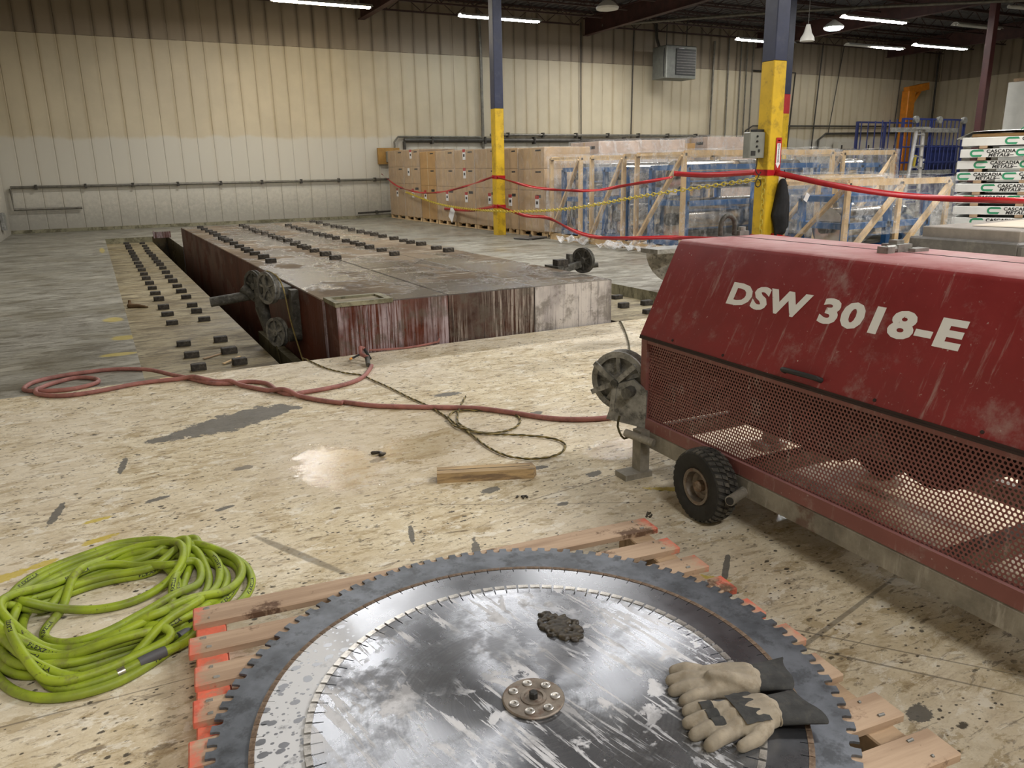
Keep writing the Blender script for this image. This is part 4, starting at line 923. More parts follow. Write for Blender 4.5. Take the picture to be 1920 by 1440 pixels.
def seg_mesh(r0, r1, da, h, mat):
    b = MB(); n = 3; pts = []
    pts = [(r0*cos(-da/2+da*k/n), r0*sin(-da/2+da*k/n)) for k in range(n+1)]+[(r1*cos(da/2-da*k/n), r1*sin(da/2-da*k/n)) for k in range(n+1)]
    b.prism(pts, -.001, h); return b.mesh('segment', mat)
ms = seg_mesh(.702,.716,2*pi/96*.95,.0085,M['seg_rust'])
for k in range(96): link('segment', ms, mi, (0,0,0), (0,0,2*pi*(k+.47)/96))
to = thing('saw_disc', 'uppermost brushed steel circular saw blade with bolted hub plate', 'saw blade', (.852,1.545,Z1+.0175), .2)
b = disc(ring_outline(.575,92,.03,.10,'slot'), -.002, .005, .10); b.build('blade_plate', M['blade_top'], to)
ms = seg_mesh(.574,.591,2*pi/92*.80,.0072,M['seg_bright'])
for k in range(92): link('segment', ms, to, (0,0,0), (0,0,2*pi*(k+.45)/92))
b = MB(); b.lathe([(.020,.005),(.080,.005),(.083,.008),(.083,.011),(.080,.0135),(.024,.0135),(.020,.012)], 40, None, True); hp = b.build('hub_plate', M['hub'], to, 35)
b = MB(); b.lathe([(.002,.006),(.034,.006),(.034,.0155),(.026,.0165),(.023,.012),(.002,.012)], 32); b.build('centre_boss', M['hub'], hp, 35)
b = MB(); b.lathe([(.002,.01),(.012,.01),(.012,.028),(.009,.031),(.002,.031)], 6); b.build('centre_bolt', M['ink'], hp)
for k in range(7):
    a = 2*pi*k/7+.25; c = (.058*cos(a), .058*sin(a), .0135)
    b = MB(); b.lathe([(.012,0),(.0135,.001),(.0135,.0025),(.011,.004),(.0055,.004),(.0055,.001),(.002,.001)], 16, Matrix.Translation(c)); b.build('cap_screw', M['seg_bright'], hp, 35)
b = MB(); rr = random.Random(4)
for k in range(90):
    a = rr.uniform(0,2*pi); d = rr.random()**.6*.062; c = Vector((1.09+d*cos(a)*.9, 1.80+d*sin(a)*1.4, Z1+.0235)); capsule(b, [c, c+Vector((rr.uniform(-.012,.012),rr.uniform(-.012,.012),.003))], [.010,.007], 6)
tag(link('mud_clump', melt(b,.004,2,'mud_clump',M['mud'])), 'dark clump of wet mud on the brushed saw blade', 'debris')
for x, y, s, lb in ((1.19,3.93,.035,'black lump of mud on the cream floor beside the puddle'),(1.845,2.335,.018,'small black scrap on the far right corner of the pallet'),(.21,2.30,.012,'small black crumb on the floor left of the pallet'),(1.62,3.02,.02,'small dark crumb of mud on the floor below the timber offcut')):
    b = MB(); q = random.Random(int(x*100)); z = .126 if 'corner' in lb else 0
    for k in range(4): c = Vector((x+q.uniform(-s,s), y+q.uniform(-s,s), z+s*.25)); capsule(b, [c, c+Vector((q.uniform(-s,s),q.uniform(-s,s),s*.1))], [s*.35,s*.25], 6)
    tag(link('mud_clod', melt(b, s*.16, 2, 'mud_clod', M['mud'])), lb, 'debris')
GZ = Z1+.024
def glove(name, label, loc, rz, back, cuffdir):
    """leather work glove lying flat: fingers along -x, cuff along +x"""
    g = thing(name, label, 'glove', loc, rz)
    b = MB(); s = 1
    capsule(b, [(.0,.032,.020),(.06,.030,.022),(.11,.026,.024)], [.026,.030,.028]); capsule(b, [(.0,-.030,.020),(.06,-.028,.022),(.11,-.024,.024)], [.026,.030,.028])
    capsule(b, [(.0,0,.022),(.06,0,.026),(.115,0,.026)], [.026,.030,.030])
    fl_ = ((.056,.068,.10),(.020,.088,.04),(-.016,.092,-.02),(-.050,.075,-.14))
    for fy, ln, an in fl_:
        x0 = -.01; p = [(x0,fy*.85,.020), (x0-ln*.55,fy+sin(an)*ln*.4,.024), (x0-ln,fy*1.06+sin(an)*ln*.8,.014)]
        capsule(b, p, [.0195,.0195,.0172], 10)
    if back: capsule(b, [(.075,-.045,.020),(.03,-.078,.020),(-.015,-.088,.016)], [.024,.019,.015])
    else: capsule(b, [(.09,-.035,.030),(.05,-.028,.045),(.0,-.006,.046)], [.026,.021,.016])
    hand = link('hand_shell', melt(b,.0045,4,'hand_shell',M['suede']), g)
    # gauntlet: flattened flaring tube, open at the end
    b = MB(); rows = []
    for k in range(7):
        f = k/6; x = .105+.115*f; wv = .047+.022*f; h = .024-.012*f; row = []
        for i in range(24):
            a = 2*pi*i/24; row.append((x+.005*sin(3*a+f)+cuffdir*.010*f*cos(a), cuffdir*f*.015+wv*cos(a), .024+h*sin(a)*(1+.12*sin(5*a+4*f))))
        rows.append(row+[row[0]])
    inn = [[(p[0],p[1]*.94,.024+(p[2]-.024)*.82) for p in r] for r in reversed(rows)]
    b.grid(rows+inn); b.build('gauntlet_cuff', M['suede_d'], g, 50)
    b = MB(); b.tube([(.118,cuffdir*.002+.049*cos(2*pi*i/24),.024+.0255*sin(2*pi*i/24)) for i in range(24)], .0028, 5, True); b.build('cuff_seam', M['suede'], g, 50)
    if back:
        for fy, ln, an in fl_[:3]:
            b = MB(); m_ = [(-.022-k*.008, fy*.86+sin(an)*k*.004) for k in range(5)]
            rows = [[(x, y+.0205*cos(pi*j/8), .0225+.0212*sin(pi*j/8)) for j in range(9)] for x, y in m_]
            b.grid(rows); b.build('knuckle_patch', M['suede_d'], g, 60)
        b = MB(); rows = []
        for k in range(6): rows.append([(.018+k*.014, -.055+.014*j, .0535-.00035*(j-4)**2*(1+.3*(k%2))-.0009*abs(k-2)) for j in range(9)])
        b.grid(rows); b.build('knuckle_patch', M['suede_d'], g, 60)
    return g
glove('work_glove', 'tan suede work glove with plain palm up, farther from the camera', (1.285,1.352,GZ), R(-24), False, 1)
glove('work_glove', 'tan suede work glove with black knuckle patches, nearer the camera', (1.225,1.215,GZ), R(-13), True, -1)

# off-cut of timber on the floor
t = thing('timber_offcut', 'short offcut of stained timber lying on the cream floor', 'timber', (1.585,3.335,0), math.atan2(-.193,.468))
b = MB(); b.add([(-.252,-.045,0),(.235,-.045,0),(.255,.0,0),(.24,.045,0),(-.252,.045,0),(-.252,-.045,.052),(.235,-.045,.052),(.25,-.015,.050),(.235,.045,.052),(-.252,.045,.052)],
    [(4,3,2,1,0),(5,6,7,8,9),(0,1,6,5),(1,2,7,6),(2,3,8,7),(3,4,9,8),(4,0,5,9)]); b.build('beam', simple('stained_timber',(.44,.31,.16),.75,0,.2,5,(.11,.07,.05),.75,.2,(.5,3,3)), t)
b = MB(); b.box(-.25,.22,-.002,.0015,.0522,.0535); b.build('saw_kerf', M['mud'], t)
# ---------------------------------------------------------------- the wire saw machine
ML = 2.75
mc = thing('wire_saw_machine', 'red wire saw machine on small wheels with white lettering and perforated side', 'machine', (2.321,3.03,0), R(-2.3))
# hood: bent sheet with rounded shoulders, open underneath
prof = [(-.022,.700),(-.022,.712),(.190,1.146),(.200,1.158),(.213,1.165),(.715,1.165),(.728,1.158),(.738,1.146),(.95,.712),(.95,.70)]
b = MB(); n = len(prof); th = .012
inn = [(.0,.700),(.0,.715),(.205,1.135),(.215,1.148),(.225,1.153),(.703,1.153),(.713,1.148),(.723,1.135),(.928,.715),(.928,.70)]
b.grid([[(x,y,z) for x,z in prof] for y in (0,-.03,-ML)]); b.grid([[(x,y,z) for x,z in reversed(inn)] for y in (0,-ML)])
for y in (0,-ML): b.add([(x,y,z) for x,z in prof], [tuple(range(n))]); 
hood = b.build('hood', M['mred'], mc, 30)
b = MB(); b.box(.525,.531,-ML,.002,1.1645,1.1665); b.build('lid_seam', M['ink'], hood)
b = MB(); b.add([(-.0235,.0,.716),(-.0235,-ML,.716),(-.0235,-ML,.700),(-.0235,0,.700)], [(0,1,2,3)]); b.box(-.026,-.018,-ML,0,.698,.706); b.build('hood_lip', M['mdark'], hood)
for k in range(2):
    y = -.96-k*.0; 
b = MB(); b.box(.43,.47,-1.0,-.95,1.165,1.19); b.cyl((.45,-.975,1.18),(.50,-.975,1.18),.014,8); hg = b.build('hinge', M['grey_metal'], hood)
b = MB(); b.box(.50,.58,-.99,-.91,1.165,1.195); b.box(.515,.555,-.97,-.93,1.195,1.21); b.build('hinge', M['grey_metal'], hood)
b = MB(); b.box(.56,.64,-1.02,-.97,1.165,1.178); b.build('latch', M['grey_metal'], hood)
# lifting shackle
b = MB(); b.tube([(.49,.05,1.165),(.49,.05,1.21)]+[(.535+.045*cos(pi-pi*k/8),.05,1.215+.05*sin(pi*k/8)) for k in range(9)]+[(.58,.05,1.165)],.0125,8); b.build('lifting_shackle', M['cast_dark'], mc, 50)
b = MB(); b.box(.60,.66,.03,.07,1.15,1.185); b.cyl((.63,.05,1.185),(.63,.05,1.205),.018,10); b.build('shackle_block', M['grey_metal'], mc)
b = MB(); b.box(.45,.70,.0,.09,1.13,1.152); b.build('lifting_plate', M['mred'], mc)
# lettering on the sloping side
SL = math.hypot(.212,.434); su = Vector((.212,0,.434))/SL; sn = Vector((-.434,0,.212))/SL; ey = Vector((0,-1,0))
def on_slope(me, y0, s0, lift, name, sx, sh):
    base = Vector((-.022,0,.712)); 
    for v in me.vertices:
        v.co = base+ey*(-y0+v.co.x*sx)+su*(s0+v.co.y*sh)+sn*(lift+v.co.z)
    return link(name, me, hood)
me = text_mesh('DSW 3018-E', .13, M['letter'], .0, .0062, 1.)
x0 = min(v.co.x for v in me.vertices); x1 = max(v.co.x for v in me.vertices); y1 = max(v.co.y for v in me.vertices); y0_ = min(v.co.y for v in me.vertices)
for v in me.vertices: v.co.x -= x0; v.co.y -= y0_
on_slope(me, -.487, .240, .0012, 'lettering', 1.087/(x1-x0), .103/(y1-y0_))
# hood handle
b = MB(); P = [Vector((-.022,0,.712))+ey*a+su*s_+sn*q for a,s_,q in ((.955,.03,.0),(.958,.031,.022),(.975,.031,.027),(1.11,.033,.027),(1.127,.033,.022),(1.13,.034,.0))]
b.tube(P,.010,8); b.build('hood_handle', M['ink'], mc, 50)
for a,s_ in ((1.37,.02),(.6,.02),(1.75,.02),(.25,.02)):
    b = MB(); c = Vector((-.022,0,.712))+ey*a+su*s_; b.cyl(c, c+sn*.004, .006, 8); b.build('rivet', M['mdark'], hood)
# lower side: red frame, perforated sheet with real holes
FZ0, FZ1 = .235, .70
def frame_side(x, sgn):
    b = MB(); b.box(x-.012,x+.02,-.045,.0,FZ0,FZ1); b.box(x-.012,x+.02,-ML,-ML+.045,FZ0,FZ1); b.box(x-.012,x+.02,-ML+.045,-.045,FZ0,.292); b.box(x-.010,x+.02,-ML+.045,-.045,.676,FZ1)
    b.build('side_frame', M['mred_d'], mc)
frame_side(0., 1)
def perforated(x, y0, y1, z0, z1, pitch, r):
    """hexagonal lattice of six-sided holes; every cell is a ring of quads"""
    vs = []; fs = []; idx = {}
    h = pitch*math.sqrt(3)/2; Rr = pitch/math.sqrt(3)
    def V(y, z):
        k = (round(y*20000), round(z*20000))
        if k not in idx: idx[k] = len(vs); vs.append((x, y, z))
        return idx[k]
    nz = int((z1-z0)/h); ny = int((y1-y0)/pitch)
    for j in range(nz):
        for i in range(ny):
            cy = y0+pitch*(i+.5+(.5 if j%2 else 0)); cz = z0+h*(j+.6)
            o = [V(cy+Rr*cos(pi/6+k*pi/3), cz+Rr*sin(pi/6+k*pi/3)) for k in range(6)]
            q = [len(vs)+k for k in range(6)]
            for k in range(6): vs.append((x, cy+r*cos(pi/6+k*pi/3), cz+r*sin(pi/6+k*pi/3)))
            for k in range(6): fs.append((o[k], o[(k+1)%6], q[(k+1)%6], q[k]))
    b = MB(); b.add(vs, fs); return b
b = perforated(.006, -ML+.035, -.03, .285, .690, .0166, .0061)
pp = b.build('perforated_panel', M['mred_d'], mc); pp['kind'] = 'stuff'
md = pp.modifiers.new('thick', 'SOLIDIFY'); md.thickness = .0015
# far end plate, back side sheet (upper half only) and added inner works
b = MB(); b.box(0,.93,-.004,.0,.235,.70); b.build('end_plate', M['mred_d'], mc)
b = MB(); b.box(.90,.93,-ML,0,.52,.70); b.build('back_sheet', M['mred_d'], mc)
b = MB(); b.box(.90,.93,-.05,0,.235,.52); b.box(.90,.93,-1.4,-1.35,.235,.52); b.box(.90,.93,-ML,-ML+.05,.235,.52); b.build('back_post', M['mred_d'], mc)
b = MB(); b.box(.35,.88,-.95,-.25,.30,.74); b.build('added_drum_box', M['mdark'], mc)  # unseen dark inner parts, added to block light through the upper holes
b = MB(); b.cyl((.2,-1.45,.62),(.75,-1.45,.62),.22,20); b.cyl((.25,-2.1,.55),(.75,-2.1,.55),.16,16); b.build('added_motor', M['mdark'], mc, 40)
b = MB(); b.box(.3,.6,-2.5,-.1,.50,.60); b.build('added_beam', M['mdark'], mc)
for k in range(4): b = MB(); b.cyl((.1+.03*k,-.3-.25*k,.42),(.7,-.35-.25*k,.58),.03,10); b.build('inner_roller', M['cast_dark'], mc, 40)
# chassis
for x in (-.012, .86):
    b = MB(); b.cbox(x,x+.07,-ML-.1,.03,.150,.232,.005); b.build('chassis_rail', M['frame'], mc)
for y in (-.02,-.62,-1.6,-2.6):
    b = MB(); b.box(.058,.86,y-.035,y+.035,.155,.225); b.build('cross_member', M['frame'], mc)
# front support leg with foot, stub pipes
b = MB(); b.box(-.065,-.01,-.09,-.02,.02,.24); lg = b.build('support_leg', M['frame'], mc)
b = MB(); b.box(-.16,.0,-.105,-.01,0,.030); b.build('foot_plate', M['frame'], lg)
b = MB(); b.cyl((-.11,-.02,.225),(-.045,-.17,.205),.02,14); b.build('stub_pipe', M['frame'], lg, 40)
b = MB(); b.box(.80,.86,-.09,-.02,.0,.16); lg2 = b.build('support_leg', M['frame'], mc); b = MB(); b.box(.74,.90,-.11,.0,0,.03); b.build('foot_plate', M['frame'], lg2)
b = MB(); b.cyl((-.135,-.83,.175),(.02,-.76,.17),.022,14); b.cur = 0; b.build('lifting_pipe', M['frame'], mc, 40)
b = MB(); m_ = axis((-.136,-.8305,.1752),(-.155,-.07,.005)); b.lathe([(.002,-.001),(.017,-.001),(.017,.003),(.002,.003)], 14, m_); b.build('bore_shade', M['ink'], mc)  # black disc painted as the shade inside the pipe end
# wheels
def wheel(x, y, face):
    rw = .165; m = axis((x,y,rw), (face,0,0)); w2 = .055
    wh = bpy.data.objects.new('wheel', None); col.objects.link(wh); wh.parent = mc
    b = MB(); b.lathe([(.082,-w2*.8),(.09,-w2*.95),(.125,-w2*1.08),(.148,-w2),(.158,-w2*.72),(.158,w2*.72),(.148,w2),(.125,w2*1.08),(.09,w2*.95),(.082,w2*.8)], 48, m, True); b.build('tyre', M['rubber_d'], wh, 40)
    b = MB()
    for k in range(34):
        for s, off in ((-1,0),(1,.5)):
            a = 2*pi*(k+off)/34; da = 2*pi/34
            for (u0,u1,sh0,sh1) in ((.03,.48,0,.35),(.55,1.0,.40,.75)):
                q = []
                for u, aa in ((u0,a+sh0*da*s),(u1,a+sh1*da*s),(u1,a+sh1*da*s+da*.56),(u0,a+sh0*da*s+da*.56)):
                    rr = .1665-.010*u**3; q.append((rr, aa, s*u*w2*.93))
                if s < 0: q = q[::-1]
                top = [m@Vector((r_*cos(t_), r_*sin(t_), z_)) for r_,t_,z_ in q]; bot = [m@Vector(((r_-.010)*cos(t_), (r_-.010)*sin(t_), z_)) for r_,t_,z_ in q]
                b.add(top+bot, [(0,1,2,3),(0,4,5,1),(1,5,6,2),(2,6,7,3),(3,7,4,0)])
    b.build('tread', M['rubber'], wh)
    b = MB(); b.lathe([(.004,w2*.30),(.030,w2*.30),(.045,w2*.15),(.060,w2*.35),(.068,w2*.9),(.082,w2*.95),(.084,w2*.8),(.084,-w2*.8),(.06,-w2*.7),(.004,-w2*.7)], 32, m); b.build('rim', M['hub'], wh, 35)
    b = MB(); b.lathe([(.003,w2*.2),(.026,w2*.2),(.026,w2*.72),(.021,w2*.85),(.003,w2*.85)], 14, m); b.build('hub_cap', M['seg_rust'], wh, 30)
    b = MB(); b.cyl(m@Vector((0,0,-w2*.6)), m@Vector((0,0,-w2*.6-.10)), .016, 10); b.build('axle', M['frame'], wh, 40)
wheel(-.098,-.625,-1); wheel(1.02,-.625,1)
b = MB(); b.box(-.05,.0,-.70,-.55,.13,.20); b.build('axle_bracket', M['frame'], mc)
# guide pulley on the end
g = MB(); g.box(-.055,-.03,.0,.19,.27,.30); 
pw = pulley(mc, (-.035,.135,.455), (-.86,-.50,0), .155, M['cast'], 5, .075, 'guide_wheel')
b = MB(); mm = axis((-.088,.104,.455), (-.86,-.50,0))
b.prism([(-.05,-.20),(.17,-.215),(.175,-.02),(.10,.03),(.02,.0)], 0, .012, mm)
b.build('guard_plate', M['cast'], mc)
for a in (.75,2.5,3.6,4.6):
    b = MB(); u = Vector((cos(a),sin(a),0)); b.bar(mm@(Vector((0,0,.012))), mm@(u*.15+Vector((0,0,.012))), .026, .012, mm.to_3x3()@Vector((0,0,1))); b.build('guard_arm', M['cast'], mc)
b = MB(); b.cyl(mm@Vector((.09,-.03,.0)), mm@Vector((.09,-.03,.07)), .028, 14); b.build('guide_tube', M['cast_dark'], mc, 40)
b = MB(); b.lathe([(.002,.012),(.02,.012),(.02,.03),(.002,.03)], 10, mm); b.build('centre_nut', M['cast_dark'], mc)
b = MB(); b.bar((-.03,.12,.40),(.2,-.01,.40),.06,.10); b.build('pulley_arm', M['cast_dark'], mc)
b = MB(); b.tube(smooth_path([(-.10,.05,.29),(-.13,.02,.25),(-.11,-.01,.19),(-.05,-.03,.225),(.0,-.06,.235)],.02),.006,6); b.build('saw_wire_tail', M['rope'], mc, 50)
# second guide pulley arm behind the machine
t = thing('wire_guide', 'grey half-round wire guide with a flat tray, behind the red machine', 'pulley', (4.06,5.05,0))
b = MB(); b.cyl((.25,.1,0),(.25,.1,.86),.045,12); b.build('stand', M['frame'], t, 40); b = MB(); b.lathe([(.005,0),(.2,0),(.19,.015),(.005,.02)], 20, Matrix.Translation((.25,.1,0))); b.build('base', M['frame'], t)
m_ = axis((.16,0,.85),(-.62,-.78,0))
b = MB(); b.prism([(.28*cos(pi+pi*k/14),.28*sin(pi+pi*k/14)) for k in range(15)], -.06, .0, m_); b.build('guide_shell', M['cast'], t, 30)
b = MB(); b.prism([(-.05,-.10),(.03,-.10),(.14,-.22),(.06,-.235)], 0, .006, m_); b.prism([(.07,-.05),(.2,-.05),(.2,-.12),(.13,-.13)], 0, .006, m_); b.build('slot', M['ink'], t)  # flat black pieces stand in for the shade in open slots
b = MB(); b.box(-.17,.30,-.12,.10,.85,.885); b.build('tray', M['grey_metal'], t)
b = MB(); b.tube([(-.045,-.08,.68),(-.05,-.085,.02)],.007,6); b.build('hanging_wire', M['wire'], t)
b = MB(); b.tube(smooth_path([(4.62,6.50,-.05),(4.60,6.40,.01),(4.05,5.5,.008),(3.4,4.6,.008)],.1),.007,6); tag(b.build('saw_wire', M['rope']), 'dark wire running from the right recess towards the red machine', 'wire')
# ---------------------------------------------------------------- cardboard boxes on pallets
def ship_pallet(x0, x1, y0, y1, label):
    t = thing('shipping_pallet', label, 'pallet', ((x0+x1)/2,(y0+y1)/2,0))
    hx, hy = (x1-x0)/2, (y1-y0)/2
    for k in range(5):
        f = -1+2*k/4; b = MB(); b.box(-hx,hx,f*(hy-.05)-.05,f*(hy-.05)+.05,.10,.12); b.build('deck_board', M['wood'], t)
    for f in (-1,0,1):
        for g in (-1,0,1):
            b = MB(); b.box(f*(hx-.05)-.05,f*(hx-.05)+.05,g*(hy-.06)-.06,g*(hy-.06)+.06,.02,.10); b.build('block', M['wood'], t)
        b = MB(); b.box(f*(hx-.05)-.05,f*(hx-.05)+.05,-hy,hy,0,.02); b.build('bottom_board', M['wood'], t)
def carton(x0, x1, y0, y1, z0, z1, mat, label, group, print_=True, sheet=None):
    t = thing('cardboard_box', label, 'box', ((x0+x1)/2,(y0+y1)/2,z0), 0, group)
    hx, hy, h = (x1-x0)/2, (y1-y0)/2, z1-z0
    b = MB(); b.cbox(-hx,hx,-hy,hy,0,h,.012); b.build('carton', mat, t)
    b = MB(); b.box(-hx-.002,-hx+.01,-.03,.03,0,h-.013); b.build('tape_strip', M['tape_b'], t)
    if print_:
        b = MB(); b.box(-hx-.003,-hx,-hy*.75,-hy*.35,h*.82,h*.89); b.build('print', M['ink'], t)
    if sheet:
        u, v = sheet; b = MB(); b.box(-hx-.006,-hx,u-.09,u+.09,v-.12,v+.12); s = b.build('label_sheet', M['paper'], t)
        b = MB(); b.box(-hx-.008,-hx-.006,u-.05,u+.05,v-.04,v+.03); b.build('label_print', M['ink'], s)
        if random.random() < .5: b = MB(); b.box(-hx-.008,-hx-.006,u-.09,u+.09,v+.08,v+.16); b.build('label_band', M['sign_red'], s)
def wrap_shell(name, label, x0, x1, y0, y1, z0, z1, mat, amp, nseg=10, parent=None, hem=0.):
    """film draped over a box-shaped load, wrinkled"""
    b = MB(); seed = Vector((x0,y0,z0))*3.7
    def P(x,y,z,n):
        d = mnoise.fractal(Vector((x,y,z))*2.3+seed, 1., 2., 4); e = mnoise.noise(Vector((x*1.3,y*1.3,z*.6))+seed)
        return Vector((x,y,z))+Vector(n)*(amp*(.6+.8*d+.5*e))
    zs = [z0+(z1-z0)*k/nseg for k in range(nseg+1)]
    loop = []
    def edge(a, c, n, m):
        for k in range(m): loop.append((a[0]+(c[0]-a[0])*k/m, a[1]+(c[1]-a[1])*k/m, n))
    mx = max(4,int((x1-x0)/.16)); my = max(4,int((y1-y0)/.16))
    edge((x0,y1),(x0,y0),(-1,0,0),my); edge((x0,y0),(x1,y0),(0,-1,0),mx); edge((x1,y0),(x1,y1),(1,0,0),my); edge((x1,y1),(x0,y1),(0,1,0),mx)
    loop.append(loop[0]); rows = []
    for k, z in enumerate(zs):
        row = []
        for (x,y,n) in loop:
            zz = z; f = 1-k/nseg
            if hem and k == 0: zz = max(.012, z+hem*(.5+mnoise.noise(Vector((x*1.7,y*1.7,3))+seed)))
            p = P(x,y,zz,n)+Vector(n)*(hem*.25*f*f)
            row.append(p)
        rows.append(row)
    b.grid(rows)
    top = []
    for i in range(mx+1):
        top.append([P(x0+(x1-x0)*i/mx, y0+(y1-y0)*j/my, z1, (0,0,1)) for j in range(my+1)])
    b.grid(top)
    o = b.build(name, mat, parent, 50)
    return tag(o, label, 'plastic wrap') if label else o
FX = 9.4
stacks = [(25.55,27.1,'card_pale',True,2.28),(24.05,25.5,'card_pale',True,2.26),(22.68,23.95,'card',False,2.16),(21.2,22.6,'card_pale',True,2.14),(19.8,21.15,'card_pale',True,2.12),
          (18.3,19.75,'card_pale',True,2.10),(17.28,18.2,'card_pale',False,2.06),(15.95,17.2,'card_pale',True,2.04)]
nm_ = ['against the back wall','second from the back wall','unwrapped brown one, third from the back wall','fourth from the back wall','fifth from the back wall','just left of the blue and yellow column','just right of the blue and yellow column','nearest the timber crates']
lay = ['bottom','middle','top']
for i, (y0, y1, m_, wr, top) in enumerate(stacks):
    x0 = FX-.02*i; x1 = x0+1.25
    ship_pallet(x0+.01, x1, y0+.02, y1-.02, 'low wooden pallet under the box stack '+nm_[i])
    zz = [.12, .12+(top-.12)*.50, .12+(top-.12)*.75, top]
    for k in range(3):
        sh = (random.uniform(-.3,.3), (zz[k+1]-zz[k])*.7) if (k == 0 or i in (1,4)) else None
        carton(x0, x1, y0, y1, zz[k], zz[k+1]-.004, M[m_], lay[k]+' cardboard box of the stack '+nm_[i], 'stacked cardboard boxes', True, sh)
    if wr: wrap_shell('stretch_wrap', 'clear stretch wrap round the box stack '+nm_[i], x0-.012, x1+.012, y0-.012, y1+.012, .14, top+.012, M['film_tight'], .012)
# stacks in the second row, seen over the crates
for i, (x0,x1,y0,y1,top,m_,lb) in enumerate(((10.75,11.95,15.95,17.2,2.16,'card_pink','pale wrapped box stack right behind the corner of the front row'),(12.3,13.9,16.6,17.9,2.22,'card_pink','wide pale wrapped box stack above the middle crates'),
        (14.05,14.75,17.2,18.3,2.16,'card','small plain brown box stack showing between two wrapped ones'),(15.0,16.7,17.0,18.4,2.32,'card_pink','pale wrapped stack with a rounded top left of the control box'),(16.9,18.3,17.6,19,2.26,'card_pink','pale wrapped stack partly behind the control box'))):
    ship_pallet(x0,x1,y0,y1,'wooden pallet under the '+lb)
    carton(x0,x1,y0,y1,.12,1.2,M[m_],'lower box of the '+lb,'second row of boxes',False); carton(x0,x1,y0,y1,1.204,top,M[m_],'upper box of the '+lb,'second row of boxes',True)
    if m_ != 'card': wrap_shell('stretch_wrap','clear wrap over the '+lb,x0-.02,x1+.02,y0-.02,y1+.02,.14,top+.03,M['film'],.03)
# ---------------------------------------------------------------- timber crates with blue machines in film
def crate(x0, x1, y0, y1, h, label, nlong, diag_end=1, diag_long=1, name='timber_crate'):
    t = thing(name, label, 'crate', (x0,y0,0)); L = x1-x0; D = y1-y0; a, c = .045, .09
    def m(nm, p, q, w_=a, h_=c, up=(0,0,1)): b = MB(); b.bar(p, q, w_, h_, up); b.build(nm, M['wood'], t)
    for k in range(nlong+1):
        x = L*k/nlong
        m('post', (x,0,.02),(x,0,h), c, a, (0,1,0)); m('post', (x,D,.02),(x,D,h), c, a, (0,1,0)); m('cross_rail', (x,0,h),(x,D,h), c, a)
    for y in (0,D):
        m('long_rail', (0,y,h),(L,y,h), a, c); m('skid', (0,y,.06),(L,y,.06), .09, .12)
    if diag_end: m('brace', (-.03,0 if diag_end > 0 else D,h-.04),(-.03,D if diag_end > 0 else 0,.10), a, c, (1,0,0))
    if diag_long:
        for k in range(nlong):
            xa, xb = L*k/nlong, L*(k+1)/nlong; m('brace', (xb,-.03,h-.05),(xa,-.03,.15), a, c, (0,1,0))
    m('skid', (0,0,.06),(0,D,.06), .09, .12); m('skid', (L,0,.06),(L,D,.06), .09, .12)
    return t
def mill(x0, x1, y0, y1, h, label, rolls, name='roll_machine'):
    t = thing(name, label, 'machine', (x0,y0,.12)); L = x1-x0; D = y1-y0; s = .09
    def m(nm, p, q, w_=s, h_=s): b = MB(); b.bar(p, q, w_, h_); b.build(nm, M['blue'], t)
    for x in (0,L*.5,L):
        for y in (0,D): m('post', (x,y,0),(x,y,h))
    for y in (0,D):
        for z in (.05,h*.55,h): m('rail', (0,y,z),(L,y,z))
    for x in (0,L):
        for z in (.05,h*.55,h): m('cross_rail', (x,0,z),(x,D,z))
    for (z, r) in rolls:
        b = MB(); b.cyl((.12,D/2,z),(L-.12,D/2,z),r,36); ro = b.build('steel_roll', M['steel_roll'], t, 40)
        b = MB(); b.cyl((L*.62,D/2,z),(L*.70,D/2,z),r*1.006,36); b.build('strap', M['grey_metal'], ro, 40)
        b = MB(); b.cyl((.0,D/2,z),(.12,D/2,z),r*.3,16); b.build('roll_shaft', M['cast_dark'], ro, 40)
    return t
C = [(9.22,11.6,14.35,15.55,1.76,'timber crate frame nearest the cardboard boxes',1),(9.22,11.6,12.80,13.92,1.75,'second timber crate frame, with a steep diagonal brace',1),
     (9.2,12.88,11.0,12.35,1.76,'long timber crate frame beside the large column, showing a shiny roll',2),(13.12,14.6,10.95,12.2,1.74,'timber crate frame behind the ladder side, with two slanting braces',1),
     (9.75,12.05,8.0,9.2,1.25,'low timber crate nearest the red machine, with a long diagonal brace',2),(10.9,12.6,9.55,10.6,1.30,'low timber crate frame behind the nearest low crate',1)]
where = ['the crate nearest the boxes','the second crate','the long crate beside the large column','the crate at the ladder side','the nearest low crate','the second low crate']
for i, (x0,x1,y0,y1,h,lb,n) in enumerate(C):
    crate(x0,x1,y0,y1,h,lb,n, diag_long=(1 if i >= 3 else 0))
    mill(x0+.22,x1-.2,y0+.18,y1-.18,h-.36,'blue framed machine with a steel roll inside '+where[i], ((.47,.38),(h*.72,.26)) if h > 1.5 else ((.45,.30),))
    wrap_shell('plastic_film','crinkled clear plastic film draped over '+where[i],x0-.07,x1+.07,y0-.08,y1+.07,.03 if i != 4 else .42,h+.06,M['film'],.035,12,None,.28)
for k, (x,y) in enumerate(((9.1,14.1),(9.05,12.55),(9.1,11.6),(9.15,10.95))):
    b = MB(); rows = []
    for i in range(9):
        rows.append([Vector((x-.40+.10*i+.05*mnoise.noise(Vector((i,j,k*3))), y-.4+.1*j, max(.008,.15*(.6+mnoise.fractal(Vector((i*.7,j*.7,k*5)),1.,2.,3))))) for j in range(9)])
    b.grid(rows); tag(b.build('film_heap', M['film_heap'], None, 60), ['crumpled film heap at the foot of the crate nearest the boxes','crumpled film heap at the foot of the second crate','crumpled film heap at the near corner of the long crate','crumpled film heap on the floor just left of the red machine'][k], 'plastic wrap')
